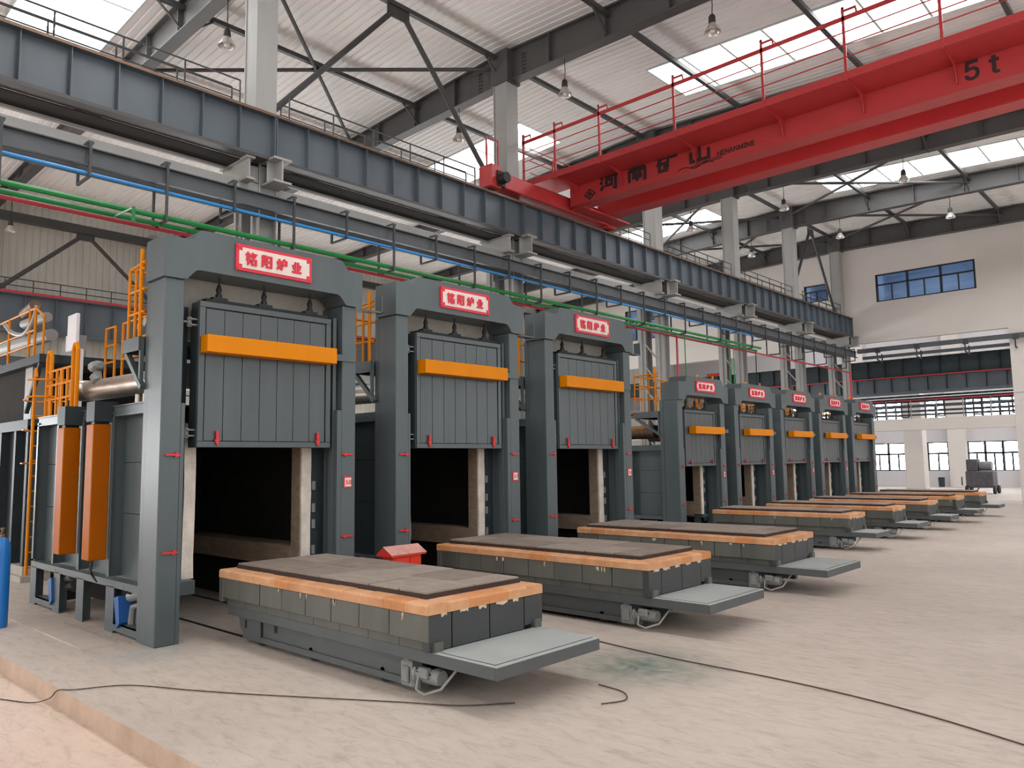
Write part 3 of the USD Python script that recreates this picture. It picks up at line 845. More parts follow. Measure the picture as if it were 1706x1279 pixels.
def make_furnace(i, Y0, big):
    s = spec(big)
    X = s.XF
    yy = lambda a: Y0 + a
    t = Thing('furnace', f'{"tall" if big else "low"} grey bogie hearth furnace, {FN[i]}', 'furnace', (X, Y0 + s.W / 2, 0), 'row of grey furnaces')
    # portal columns: front box and rear box, a joint between
    for a, b in s.cols:
        t.part('column', B(X - .52, X - .05, yy(a), yy(b), 0, s.h0, c=.012), 'furnace_grey')
        t.part('rear_column', B(X - .645, X - .53, yy(a + .01), yy(b - .01), 0, s.h0, c=.006), 'furnace_grey')
    for (a, b) in s.guide:
        t.part('door_guide', B(X - .30, X - .06, yy(a), yy(b), .0, s.gt, c=.004), 'furnace_grey')
    a2 = s.cols[1][0]
    t.part('guide_rail', B(X - .22, X - .16, yy(a2 - .10), yy(a2 - .04), .4, s.h0 - .2), 'furnace_grey')
    # header with stepped outline
    w, h0, hs, ht, hu = s.W, s.h0, s.hs, s.ht, s.hu
    def arc(cx, cz, r, a0, a1, n=5):
        return [(cx + r * math.cos(math.radians(a0 + (a1 - a0) * k / n)), cz + r * math.sin(math.radians(a0 + (a1 - a0) * k / n))) for k in range(n + 1)]
    prof = [(0, h0), (.29, h0)] + [(.33, h0 + .012), (.37, h0 + .06), (.41, hu - .05), (.45, hu - .01), (.49, hu)] + \
           [(w - .49, hu), (w - .45, hu - .01), (w - .40, hu - .05), (w - .36, h0 + .06), (w - .33, h0 + .012), (w - .29, h0), (w, h0), (w, hs), (w - .24, hs), (w - .28, hs + .02), (w - .39, ht - .02), (w - .43, ht),
            (.52, ht), (.48, ht - .02), (.41, hs + .03), (.36, hs), (0, hs)]
    t.part('header', MB().prism([(yy(p), q) for p, q in prof], 'x', X - .56, X), 'furnace_grey')
    # name board
    y0, y1, z0, z1 = s.sign
    hb = sbox(yy(y0), z0, yy(y1), z1)
    sb = t.part('name_board', MB().prism(hb, 'x', X, X + .03), 'sign_red')
    ins = .045
    inner = sbox(yy(y0) + ins, z0 + ins, yy(y1) - ins, z1 - ins)
    for cy in (yy(y0) + ins, yy(y1) - ins):
        for cz in (z0 + ins, z1 - ins):
            inner = inner.difference(sbox(cy - .05, cz - .05, cy + .05, cz + .05).buffer(0.0))
    t.part('board_face', MB().prism(inner, 'x', X + .03, X + .036), 'sign_white', sb)
    H = (z1 - z0) * .46
    cw = (y1 - y0) * .135
    gap = (y1 - y0) * .20
    gy = yy(y0) + (y1 - y0) * .115
    zc = (z0 + z1) / 2 - H / 2
    for k, g in enumerate(('ming', 'yang', 'lu', 'ye')):
        t.part('character', MB().prism(glyph(g, gy + k * gap, zc, cw, H, H * .16), 'x', X + .036, X + .055), 'sign_red', sb)
    riv = MB()
    for cy in (yy(y0) + .035, yy(y1) - .035):
        for cz in (z0 + .035, z1 - .035):
            riv.tube([(X + .03, cy, cz), (X + .045, cy, cz)], .016, 8)
    t.part('rivet', riv, 'cabinet_red', sb, kind='stuff')
    # door
    d0, d1, dz0, dz1 = s.door
    dx = X - .18
    door = t.part('door', B(dx - .24, dx, yy(d0), yy(d1), dz0, dz1, c=.01), 'door_grey')
    fwid = .085
    for nm, bx in (('door_frame', (d0, d1, dz1 - fwid, dz1)), ('door_frame', (d0, d1, dz0, dz0 + fwid)), ('door_frame', (d0, d0 + fwid, dz0 + fwid, dz1 - fwid)), ('door_frame', (d1 - fwid, d1, dz0 + fwid, dz1 - fwid))):
        t.part(nm, B(dx, dx + .035, yy(bx[0]), yy(bx[1]), bx[2], bx[3], c=.006), 'door_grey', door)
    n = 7 if big else 6
    pw = (d1 - d0 - 2 * fwid - .02) / n
    for k in range(n):
        a = d0 + fwid + .01 + k * pw
        t.part('door_panel', B(dx, dx + .018, yy(a) + .004, yy(a + pw) - .004, dz0 + fwid + .006, dz1 - fwid - .012, c=.004), 'door_grey', door)
    t.part('door_recess', B(dx, dx + .004, yy(d0 + fwid), yy(d1 - fwid), dz0 + fwid, dz1 - fwid), 'groove_dark', door)
    for a in (d0 + .28, d1 - .24):
        t.part('arrow', arrow_mesh(dx + .035, yy(a), dz0 + .11, 1, 'z', 1.0 if big else .55), 'red', door)
    t.part('top_ledge', B(dx - .26, dx + .0, yy(d0 + .1), yy(d1 - .05), dz1, dz1 + .05), 'groove_dark', door)
    for zq in (dz0 + .2, dz1 - .3):
        for a, d in ((d0, -1), (d1, 1)):
            m = MB().box(dx - .16, dx - .04, yy(a) - (.10 if d < 0 else -.0), yy(a) + (.0 if d < 0 else .10), zq + .03, zq + .05)
            m.box(dx - .16, dx - .04, yy(a) - (.10 if d < 0 else -.0), yy(a) + (.0 if d < 0 else .10), zq - .05, zq - .03)
            m.tube([(dx - .1, yy(a) + d * .09, zq - .07), (dx - .1, yy(a) + d * .09, zq + .07)], .035, 10)
            m.tube([(dx - .1, yy(a) + d * .09, zq), (dx - .1, yy(a) + d * .18, zq)], .016, 8)
            t.part('roller_bracket', m, 'motor_grey', door)
    # yellow counterweight bar across the door
    b0, b1, bz0, bz1 = s.bar
    bar_ = t.part('crossbar', B(X - .135, X + .085, yy(b0), yy(b1), bz0, bz1, c=.006), 'yellow', label='yellow crossbar over the door')
    t.part('bar_end', B(X - .10, X - .02, yy(b1), yy(b1 + .42), (bz0 + bz1) / 2 - .05, (bz0 + bz1) / 2 + .05), 'furnace_grey', bar_, label='grey arm')
    # lifting rods
    for a in ((d0 + .34), (d0 + d1) / 2 - .02, d1 - .3):
        m = MB().tube([(X - .30, yy(a), dz1 + .1), (X - .30, yy(a), hu + .02)], .012, 6)
        m.lathe([(.0, 0), (.05, .0), (.05, .05), (.03, .06), (.045, .12), (.02, .2), (.0, .2)][::1], (X - .30, yy(a), dz1 + .1), 8)
        m.box(X - .36, X - .24, yy(a) - .11, yy(a) + .11, dz1 + .05, dz1 + .10)
        t.part('lifting_rod', m, 'rubber')
    # front wall, lining, chamber
    l0, l1 = s.lin
    o0, o1 = s.open
    c0, c1 = s.cols[0][1], s.cols[1][0]
    xl = X - .55
    topz = hu if big else dz1 + .0
    if big:
        t.part('front_plate', B(xl - .12, xl - .08, yy(.2), yy(w - .2), dz1 - .5, hu + .1), 'panel_dusty', label='dusty pale plate above the door')
    for a, b in ((c0, l0), (l1, c1)):
        t.part('frame_plate', B(xl - .05, xl - .01, yy(a), yy(b), .45, dz0 + (2.0 if big else 1.5)), 'dark_grey')
    for zq in (.9, 1.3, 1.55, 1.9):
        t.part('clamp', B(xl - .01, xl + .012, yy(l1 + .02), yy(l1 + .08), zq, zq + .14, c=.004), 'motor_grey')
    lt = dz0 + .35
    def rough(x0, x1, ya, yb, z0, z1, seed):
        m = trimesh.creation.box((x1 - x0, yb - ya, z1 - z0)).subdivide().subdivide().subdivide()
        v = np.array(m.vertices) + ((x0 + x1) / 2, (ya + yb) / 2, (z0 + z1) / 2)
        q = meshkit.fbm(v * 7.0, 3, seed)
        v[:, 1] += (q - .5) * .035
        v[:, 0] += (meshkit.fbm(v * 6.0, 3, seed + 5) - .5) * .03
        return MB().add(v, m.faces)
    t.part('lining_jamb', rough(xl - .26, xl, yy(l0), yy(o0), s.sill, lt, 11 + i), 'lining', label='white fibre lining of the door jamb')
    t.part('lining_jamb', rough(xl - .26, xl, yy(o1), yy(l1), s.sill, lt, 31 + i), 'lining', label='white fibre lining of the door jamb')
    t.part('jamb_face', B(xl - .27, xl - .03, yy(o1) - .012, yy(o1) + .0, s.sill, lt), 'lining_brown')
    t.part('lining_lintel', B(xl - .26, xl, yy(o0), yy(o1), dz0 + .02, lt), 'soot_and_shade')
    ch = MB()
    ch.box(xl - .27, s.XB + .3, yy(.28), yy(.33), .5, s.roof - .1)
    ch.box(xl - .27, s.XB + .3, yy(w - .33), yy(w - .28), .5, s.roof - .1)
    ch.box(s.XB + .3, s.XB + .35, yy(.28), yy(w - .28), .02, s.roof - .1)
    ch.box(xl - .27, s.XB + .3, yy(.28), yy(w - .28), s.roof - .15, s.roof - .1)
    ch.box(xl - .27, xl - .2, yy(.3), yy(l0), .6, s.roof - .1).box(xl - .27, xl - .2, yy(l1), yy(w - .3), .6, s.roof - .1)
    ch.box(xl - .5, s.XB + .3, yy(w - .52), yy(w - .48), .0, .6).box(xl - .5, s.XB + .3, yy(.48), yy(.52), .22, .6)  # added dark skirts that block light leaking in below the ledge
    t.part('chamber', ch, 'soot_and_shade', label='sooty dark heating chamber with added light blocking skirts')
    lg = MB().box(xl - .28, s.XB + .35, yy(o1 - .02), yy(w - .33), s.sill - .05, 1.03).box(s.XB + .35, s.XB + .6, yy(.33), yy(w - .33), s.sill - .05, 1.03)
    t.part('side_ledge', lg, 'lining_brown', label='brown brick ledge inside the chamber')
    t.part('side_ledge', B(xl - .28, s.XB + .35, yy(.33), yy(o0 - .1), s.sill - .05, 1.03), 'lining_brown', label='brown brick ledge inside the chamber')
    for a, b in ((c0 + .01, o0 - .05), (o1 + .05, c1 - .01)):
        t.part('sill_block', B(xl - .5, xl + .18 if a < 1 else xl + .0, yy(a), yy(b), .56, s.sill, c=.006), 'furnace_grey')
        t.part('support_leg', B(xl - .3, xl - .15, yy(a) + .02, yy(a) + .16, 0, .56), 'furnace_grey')
    # column marks
    for (a, b), d in zip(s.cols, (1, -1)):
        for zq in s.arrow:
            t.part('arrow', arrow_mesh(X - .05, yy((a + b) / 2 + .03 * d), zq, d, 'y', 1.0 if big else .6), 'red')
    p0, p1, pz0, pz1 = s.plate
    npl = t.part('number_plate', B(X - .05, X - .035, yy(p0), yy(p1), pz0, pz1, c=.006), 'sign_red', label='red framed number plate')
    t.part('plate_face', B(X - .035, X - .03, yy(p0) + .022, yy(p1) - .022, pz0 + .022, pz1 - .022), 'sign_white', npl)
    hgt = (pz1 - pz0) * .36
    tx = meshkit.text_mesh(PLATES[i], hgt, .004, True)
    tw = np.ptp(np.array(tx.vertices)[:, 0])
    t.part('number', text_on_x(PLATES[i], hgt, X - .03, yy((p0 + p1) / 2) - tw / 2, (pz0 + pz1) / 2 - hgt / 2, .004), 'sign_red', npl)
    # side walls of the body
    xa, xb = s.XB, X - .63
    posts = [(xa, xa + .10), (xa + .36, xa + .46)] if False else [(xa, xa + .08), (X - 4.15, X - 4.07), (X - 2.98, X - 2.90), (X - 1.76, X - 1.68)]
    for side in (0, 1):
        ys = yy(.06) if side == 0 else yy(w - .06)
        d = 1 if side == 0 else -1
        zs = [s.sill - .05, s.roof - 1.56 if big else 1.35, s.roof - .83 if big else 2.0, s.roof - .15]
        ex = [xa] + [p[0] for p in posts[1:]] + [xb]
        for k in range(len(ex) - 1):
            for j in range(3):
                t.part('side_panel', B(ex[k] + .003, ex[k + 1] - .003, ys + d * .18, ys + d * .20, zs[j] + .004, zs[j + 1] - .004), 'furnace_grey')
        for p in posts:
            t.part('post', MB().box(p[0], p[1], ys, ys + d * .012, s.sill, s.roof - .1).box(p[0] + .03, p[0] + .042, ys + d * .012, ys + d * .18, s.sill, s.roof - .1), 'furnace_grey')
        t.part('top_beam', MB().box(xa, xb, ys, ys + d * .16, s.roof - .02, s.roof).box(xa, xb, ys, ys + d * .16, s.roof - .16, s.roof - .14).box(xa, xb, ys + d * .02, ys + d * .04, s.roof - .14, s.roof - .02), 'furnace_grey')
        t.part('bottom_beam', MB().box(xa, xb, ys, ys + d * .18, .70, .72).box(xa, xb, ys, ys + d * .02, .62, .70), 'furnace_grey')
        for lx in (xa, xa + 1.2, X - 2.95, X - 1.76):
            t.part('leg', MB().box(lx, lx + .02, ys, ys + d * .18, 0, .63).box(lx + .02, lx + .36 * .9, ys + d * .0, ys + d * .015, 0, .63) if False else MB().box(lx, lx + .30, ys + d * .0, ys + d * .012, 0, .63).box(lx + .14, lx + .16, ys + d * .012, ys + d * .16, 0, .63), 'furnace_grey')
        for fa, fb in ((xa + .3, xa + 1.2), (X - 1.46, xb)):
            t.part('foot_beam', MB().box(fa, fb, ys + d * .0, ys + d * .012, .04, .15).box(fa, fb, ys, ys + d * .16, .13, .15), 'furnace_grey')
    t.part('roof_plate', B(xa, xb, yy(.1), yy(w - .1), s.roof - .06, s.roof - .03), 'dark_grey')
    t.part('rear_wall', B(xa, xa + .03, yy(.1), yy(w - .1), .6, s.roof), 'furnace_grey')
    # platform behind the header with yellow rail
    p0, p1 = s.plat
    pa, pb = (X - 1.22, X - .66) if big else (X - 1.5, X - .66)
    t.part('platform', MB().box(pa, pb, yy(-.02), yy(w), p1 - .02, p1).box(pa, pb, yy(-.03), yy(-.01), p0, p1).box(pa, pb, yy(w - .01), yy(w + .01), p0, p1).box(pa - .01, pa + .01, yy(-.02), yy(w), p0, p1), 'furnace_grey')
    for yb in (0.02, w - .02):
        t.part('platform_brace', MB().bar((pa + .05, yy(yb), p0), (pb + .05, yy(yb), p0 - .52), .07, .07).bar((pb - .02, yy(yb), p0 - .5), (pb - .02, yy(yb), p1), .05, .05), 'furnace_grey')
    rl = MB()
    zt = p1 + s.railz
    for q in (0.03, w - .03):
        rl.tube([(pa + .03, yy(q), p1), (pa + .03, yy(q), zt - .02), (pa + .06, yy(q), zt), (pb, yy(q), zt + .04)], .022, 6)
        rl.tube([(pa + .26, yy(q), p1), (pa + .26, yy(q), zt - .05), (pb, yy(q), zt - .05)], .022, 6)
        for zq in (.36, .68):
            rl.tube([(pa + .03, yy(q), p1 + zq), (pb, yy(q), p1 + zq)], .018, 6)
    t.part('platform_rail', rl, 'yellow')
    rl = MB()
    for zq in (.42, .8, s.railz):
        rl.tube([(pa + .03, yy(.03), p1 + zq), (pa + .03, yy(w - .03), p1 + zq)], .02, 6)
    for q in np.linspace(.8, w - .8, 3):
        rl.tube([(pa + .03, yy(q), p1), (pa + .03, yy(q), zt)], .02, 6)
    t.part('platform_rail', rl, 'yellow')
    t.part('tall_post', MB().tube([(pb - .10, yy(.02), p1), (pb - .10, yy(.02), p1 + 1.25)], .03, 8), 'yellow')
    t.part('tall_post', MB().tube([(pa + .3, yy(w + .25), p1 - .02), (pa + .3, yy(w + .25), p1 + 1.22), (pa + .3, yy(w + .33), p1 + 1.3), (pa + .3, yy(w + .4), p1 + 1.2)], .03, 8), 'yellow')
    if big:
        t.part('side_tray', MB().box(X - .32, X - .14, yy(w), yy(w + .52), h0 - .0, h0 + .025).box(X - .32, X - .30, yy(w + .04), yy(w + .06), h0, h0 + .3).box(X - .32, X - .14, yy(w + .50), yy(w + .52), h0, h0 + .3), 'furnace_grey')
        # flue duct on the roof
        zc = s.roof + .47
        cx0 = X - 4.75
        t.part('flue_duct', MB().tube([(cx0, yy(.45), zc), (cx0 + .02, yy(.62), zc), (cx0 + .12, yy(.72), zc), (cx0 + .3, yy(.76), zc), (X - .75, yy(.76), zc - .06)], .185, 16), 'steel_bright', smooth=40)
        t.part('duct_cap', MB().tube([(cx0, yy(.43), zc), (cx0, yy(.452), zc)], .19, 16), 'steel_brown')
        for q in (X - 2.6, X - 2.3):
            t.part('duct_stub', MB().tube([(q, yy(.76), s.roof - .05), (q, yy(.76), zc - .1)], .06, 10), 'steel_bright', smooth=40)
        vb = MB().tube([(cx0 + .35, yy(.76), zc + .15), (cx0 + .28, yy(.76), zc + .32)], .07, 10)
        vb.box(cx0 + .05, cx0 + .40, yy(.66), yy(.86), zc + .34, zc + .52, c=.05)
        vb.tube([(cx0 + .36, yy(.70), zc + .22), (cx0 + .62, yy(.66), zc + .10)], .09, 10)
        t.part('valve_actuator', vb, 'motor_grey', smooth=40)
        t.part('burner_tray', MB().box(X - 2.4, X - 1.6, yy(w - .5), yy(w - .1), s.roof, s.roof + .03).box(X - 2.1, X - 1.9, yy(w - .45), yy(w - .2), s.roof + .03, s.roof + .25), 'steel_brown')
        t.part('blue_actuator', B(X - 1.75, X - 1.5, yy(w - .3), yy(w - .05), s.roof + .02, s.roof + .28, c=.02), 'blue')
    else:
        t.part('roof_duct', MB().tube([(X - .9, yy(1.0), s.roof + .5), (X - .9, yy(2.0), s.roof + .5)], .16, 12).tube([(X - 3.6, yy(.7), s.roof + .4), (X - 1.2, yy(.7), s.roof + .4)], .2, 12), 'steel_brown', smooth=40)
        t.part('roof_rail', MB().tube([(X - 3.5, yy(.1), s.roof), (X - 3.5, yy(.1), s.roof + .95), (X - 1.2, yy(.1), s.roof + .95)], .02, 6).tube([(X - 3.5, yy(.1), s.roof + .5), (X - 1.2, yy(.1), s.roof + .5)], .018, 6).tube([(X - 2.4, yy(.1), s.roof), (X - 2.4, yy(.1), s.roof + .95)], .02, 6).tube([(X - 3.5, yy(w - .3), s.roof + 1.0), (X - 1.6, yy(w - .3), s.roof + 1.0)], .02, 6), 'yellow')
    if i == 0:
        for k, (x0, x1) in enumerate(((-13.5, -13.2), (-12.24, -11.96))):
            bx = t.part('counterweight_box', B(x0, x1, 4.06, 4.30, .99, 2.93, c=.01), 'yellow_shaded', label=['far one of two hanging yellow boxes', 'near one of two hanging yellow boxes'][k])
            t.part('box_bracket', MB().box(x0 - .02, x1 + .02, 4.06, 4.38, 2.97, 3.26).box(x0 + .08, x1 - .08, 4.1, 4.3, 2.9, 2.98), 'dark_grey', bx, label='dark pulley bracket')
        t.part('control_wire', MB().tube([(-12.1, 4.15, 1.0), (-12.12, 4.14, .85), (-12.05, 4.2, .7)], .012, 6).tube([(-12.05, 4.15, 1.0), (-12.08, 4.14, .8), (-12.0, 4.2, .68)], .012, 6), 'rubber')
        for bx0 in (-14.25, -11.45):
            by = 4.32
            m = MB().prism([(bx0 - .10, .50), (bx0 + .06, .54), (bx0 + .12, .18), (bx0 + .02, .10)], 'y', by - .05, by + .15)
            bn = t.part('burner', m, 'blue', label='blue burner under the side beam')
            t.part('blower', MB().tube([(bx0 + .10, by + .1, .52), (bx0 + .42, by + .16, .58)], .075, 12).tube([(bx0 + .15, by + .1, .15), (bx0 + .15, by + .12, .38), (bx0 + .3, by + .2, .42)], .05, 8), 'motor_grey', bn)
            t.part('feed_wire', MB().tube([(bx0 + .1, by, .68), (bx0 + .2, by, .6), (bx0 + .24, by + .1, .55)], .012, 6), 'rubber', bn)
        # rear ladder with cage and roof rail
        lx, ly = -15.85, 4.36
        ld = MB().tube([(lx, ly, .42), (lx, ly, 3.95), (lx + .05, ly, 4.1), (lx + .1, ly, 3.95)], .028, 6).tube([(lx, ly + .42, .42), (lx, ly + .42, 3.95), (lx + .05, ly + .42, 4.1), (lx + .1, ly + .42, 3.95)], .028, 6)
        lad = t.part('ladder', ld, 'yellow', label='yellow caged ladder at the rear end')
        for zq in np.arange(.55, 3.3, .27):
            t.part('rung', MB().tube([(lx, ly, zq), (lx, ly + .42, zq)], .016, 6), 'yellow', lad)
        for zq in (2.4, 3.0, 3.55):
            t.part('cage_hoop', MB().tube([(lx + (-.55 * math.sin(a)), ly + .21 - .34 * math.cos(a), zq) for a in np.linspace(0, math.pi, 9)], .016, 5), 'yellow', lad)
        rr = MB()
        for q in (-15.35, -14.05):
            rr.tube([(q, 4.42, 3.2), (q, 4.42, 4.25), (q + .06, 4.42, 4.36), (q + .14, 4.42, 4.36), (q + .2, 4.42, 4.25), (q + .2, 4.42, 3.2)], .036, 8)
        for zq in (3.5, 3.75, 4.0):
            rr.tube([(-15.35, 4.42, zq), (-14.05, 4.42, zq)], .022, 6)
        for q in np.linspace(-15.1, -14.3, 4):
            rr.tube([(q, 4.42, 3.2), (q, 4.42, 4.0)], .024, 6)
        for zq in (3.55, 3.85):
            rr.tube([(-15.3 + .5 * math.sin(a) * .6, 4.6 + .5 * math.cos(a), zq) for a in np.linspace(0, math.pi, 7)], .018, 5)
        t.part('roof_rail', rr, 'yellow', label='yellow roof railing with looped posts')
        sp = t.part('service_deck', B(-17.1, -13.6, 5.9, 7.3, 3.95, 4.03), 'dark_grey', label='raised service deck on the roof')
        dl = MB()
        for x in (-15.2, -13.7):
            for y in (6.0, 7.2):
                dl.box(x - .06, x + .06, y - .06, y + .06, 3.15, 3.95)
        t.part('deck_leg', dl, 'furnace_grey', sp)
        rl = MB()
        for (x0, x1) in ((-17.0, -16.5), (-16.1, -13.7)):
            for z in (4.45, 4.8, 5.17):
                rl.tube([(x0, 5.95, z), (x1, 5.95, z)], .022, 6)
            for x in (x0, x1):
                rl.tube([(x, 5.95, 4.0), (x, 5.95, 5.17)], .026, 6)
        t.part('deck_rail', rl, 'yellow', sp)
        t.part('gauge', MB().tube([(-15.2, 5.95, 5.0), (-15.2, 5.9, 5.0)], .09, 14).tube([(-14.95, 5.95, 5.05), (-14.95, 5.9, 5.05)], .08, 14), 'tray_top_grey', sp)
        t.part('header_pipe', MB().tube([(-17.2, 6.6, 4.75), (-13.4, 6.6, 4.75)], .12, 12), 'column_grey', sp, smooth=40)
    return t


for i in range(3):
    make_furnace(i, 4.25 + 3.907 * i, True)
for i in range(5):
    make_furnace(3 + i, 18.97 + 3.39 * i, False)

# ================================================================ HEARTH CARTS
CN = ['nearest the camera', 'second from the camera', 'third from the camera, last of the wide ones', 'first of the five narrow ones', 'second of the five narrow ones', 'middle one of the five narrow ones', 'fourth of the five narrow ones', 'farthest of all']


def make_cart(i, x0, x1, y0, y1, xp, big):
    rnd = random.Random(50 + i)
    ym = (y0 + y1) / 2
    h = .92 if big else .89
    t = Thing('hearth_cart', f'{"wide" if big else "narrow"} hearth cart with orange brick rim, {CN[i]}', 'cart', ((x0 + x1) / 2, ym, 0), 'carts pulled out of the furnaces')
    # rim of refractory bricks
    z0, z1 = h - .105, h
    def rimbrick(a, b, c, d, mat, taper):
        m = MB().box(a, b, c, d, z0, z1, c=.012)
        t.part('rim_brick', m, mat)
    rw = .26
    n = 12 if big else 9
    for row, (ya, yb) in enumerate(((y0, y0 + rw), (y1 - rw, y1))):
        L = (x1 - x0) / n
        for k in range(n):
            dz = rnd.uniform(-.004, .004)
            a, b = x0 + k * L, x0 + (k + 1) * L
            prof = [(ya, z0), (yb, z0), (yb, z1 + dz), (ya + .025, z1 + dz), (ya + .006, z1 - .012), (ya, z1 - .022)] if row == 0 else [(ya, z0), (yb, z0), (yb, z1 - .022), (yb - .006, z1 - .012), (yb - .025, z1 + dz), (ya, z1 + dz)]
            t.part('rim_brick', MB().prism(prof, 'x', a + .001, b - .001), rnd.choice(['brick_orange', 'brick_orange', 'brick_orange_deep']))
    m_ = 4 if big else 3
    W = (y1 - y0 - 2 * rw) / m_
    for (xa, xb, f) in ((x0, x0 + rw, 0), (x1 - rw, x1, 1)):
        for k in range(m_):
            a, b = y0 + rw + k * W, y0 + rw + (k + 1) * W
            prof = [(xa, z0), (xb, z0), (xb, z1 - .022), (xb - .006, z1 - .012), (xb - .025, z1), (xa, z1)] if f else [(xa, z0), (xb, z0), (xb, z1), (xa + .025, z1), (xa + .006, z1 - .012), (xa, z1 - .022)]
            t.part('rim_brick', MB().prism(prof, 'y', a + .001, b - .001), rnd.choice(['brick_orange', 'brick_orange', 'brick_orange_deep']))
    # hearth plates
    px0, px1, py0, py1 = x0 + .10, x1 - .26, y0 + .21, y1 - .10
    near = [0, .135, .32, .505, .75, .885, 1.0]
    far = [0, .22, .40, .56, .72, .90, 1.0]
    for row, (cuts, ya, yb) in enumerate(((near, py0, (py0 + py1) / 2), (far, (py0 + py1) / 2, py1))):
        for k in range(len(cuts) - 1):
            a, b = px0 + (px1 - px0) * cuts[k], px0 + (px1 - px0) * cuts[k + 1]
            dz = rnd.uniform(-.004, .004)
            t.part('hearth_plate', B(a + .011, b - .011, ya + .005, yb - .005, z1 + .045, z1 + .068 + dz, c=.003), rnd.choice(['hearth_plate', 'hearth_plate', 'hearth_plate_dark']))
    t.part('plate_bed', B(px0 - .004, px1 + .004, py0 - .004, py1 + .004, z1 - .01, z1 + .045), 'bed_brown', label='dark brown bed under the plates')
    t.part('hearth_core', B(x0 + .2, x1 - .2, y0 + .2, y1 - .2, .46, z1 - .012), 'soot_and_shade')
    # grey cast side blocks
    bz0, bz1 = (.555, z0) if big else (.56, z0)
    n = 8 if big else 6
    L = (x1 - x0) / (n + .18)
    xs = [x0 + k * L for k in range(n)] + [x1]
    for row, (ya, yb) in enumerate(((y0 + .012, y0 + .12), (y1 - .12, y1 - .012))):
        for k in range(n):
            dy = rnd.uniform(-.005, .005)
            t.part('side_block', B(xs[k] + .006, xs[k + 1] - .006, ya + dy, yb + dy, bz0, bz1 - .003, c=.006), rnd.choice(['block_grey', 'block_grey_b']))
        for k in range(n):
            sh = L * .45
            a, b = max(xs[k] + sh - L * .5 + .12, x0 + .12), min(xs[k + 1] + sh - L * .5 + .12, x1 + .04)
            d = .055 if row == 0 else -.055
            t.part('lower_block', B(a + .002, b - .002, ya + d, yb + d, .455, bz0 - .006, c=.004), 'block_grey_b')
    for ya, yb in ((y0 + .07, y0 + .16), (y1 - .16, y1 - .07)):
        t.part('backing_plate', B(x0 + .06, x1 - .06, ya, yb, .458, bz1 - .01), 'groove_dark')
    t.part('backing_plate', B(x1 - .16, x1 - .06, y0 + .08, y1 - .08, .465, bz1 - .01), 'groove_dark')
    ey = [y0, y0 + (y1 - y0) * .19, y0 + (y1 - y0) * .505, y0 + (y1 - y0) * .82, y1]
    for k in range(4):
        t.part('end_block', B(x1 - .11, x1 - .004, ey[k] + .015 if k == 0 else ey[k] + .006, ey[k + 1] - .006, .462 if k < 3 else .5, bz1 - .003, c=.006), 'end_block_shaded')  # front blocks get the darker grey with shade in it
        t.part('end_block', B(x0 + .004, x0 + .11, ey[k] + .003, ey[k + 1] - .003, .5, bz1 - .003, c=.006), 'block_grey_b')
    # mortar smears
    sm = MB()
    for k in range(11 if big else 7):
        if k < 5:
            a = y0 + .08 + (y1 - y0 - .3) * k / 5 + rnd.uniform(0, .1)
            wv = rnd.uniform(.07, .20)
            pts = [(a + wv * j / 5, bz1 - .004 - (rnd.uniform(.008, .035))) for j in range(6)]
            sm.prism([(a, bz1 + .0), (a + wv, bz1 + .0)] + pts[::-1], 'x', x1 - .006, x1 + .004)
        else:
            a = x0 + 1.2 + (x1 - x0 - 1.3) * rnd.random()
            wv = rnd.uniform(.015, .05)
            pts = [(a + wv * j / 4, bz1 - rnd.uniform(.02, .09)) for j in range(5)]
            sm.prism([(a, bz1 - .01), (a + wv, bz1 - .01)] + pts[::-1], 'y', y0 + .003, y0 + .012)
    t.part('mortar_smear', sm, 'mortar', kind='stuff')
    # steel frame
    cy0, cy1 = y0 + .07, y1 - .10
    t.part('side_channel', B(x0 + .13, xp - .02, cy0, cy0 + .05, .335, .455, c=.004), 'cart_grey')
    t.part('side_channel', B(x0 + .13, xp - .02, cy1 - .05, cy1, .335, .455, c=.004), 'cart_grey')
    t.part('deck_plate', B(x0 + .15, x1 - .02, cy0 + .05, cy1 - .05, .43, .452), 'cart_grey')
    t.part('step_plate', B(x1 + .0, xp, cy0, cy1, .448, .462, c=.003), 'deck_grey', label='pale chequered step plate at the front end')
    t.part('weld_line', MB().box(x1 + .06, xp - .06, cy0 + .035, cy0 + .045, .462, .464).box(xp - .06, xp - .05, cy0 + .03, cy1 - .05, .462, .464), 'groove_dark')
    t.part('front_fascia', B(xp - .02, xp, cy0, cy1, .335, .448, c=.003), 'cart_grey')
    for k, yv in enumerate((y0 + .15, y1 - .30)):
        t.part('longitudinal_beam', MB().box(x0 + .45, x1 - .25, yv, yv + .02, .13, .335).box(x0 + .45, x1 - .25, yv - .03, yv + .08, .06, .13), 'cart_grey')
        t.part('beam_end', MB().prism([(x0 + .36, .33), (x0 + .9, .33), (x0 + .9, .09), (x0 + .55, .09), (x0 + .38, .2)], 'y', yv - .035, yv - .015), 'cart_grey')
        t.part('slot', B(x0 + .52, x0 + .56, yv - .045, yv - .035, .2, .3, c=.004).box(x0 + 1.18, x0 + 1.25, yv - .006, yv - .001, .22, .31, c=.002), 'groove_dark', label='oval hole in the beam')
        for wx in ((x0 + .8, x0 + 2.0, x1 - .9) if big else (x0 + .7, x1 - .8)):
            m = MB().tube([(wx, yv + .03, .131), (wx, yv + .12, .131)], .125, 18)
            m.tube([(wx, yv + .0, .125), (wx, yv + .14, .125)], .04, 10)
            t.part('wheel', m, 'groove_dark', smooth=40)
    t.part('cross_beam', B(x1 - .35, x1 - .2, y0 + .1, y1 - .2, .15, .34), 'groove_dark')
    # drive motor
    mx, my = x1 - .52, y0 + .12
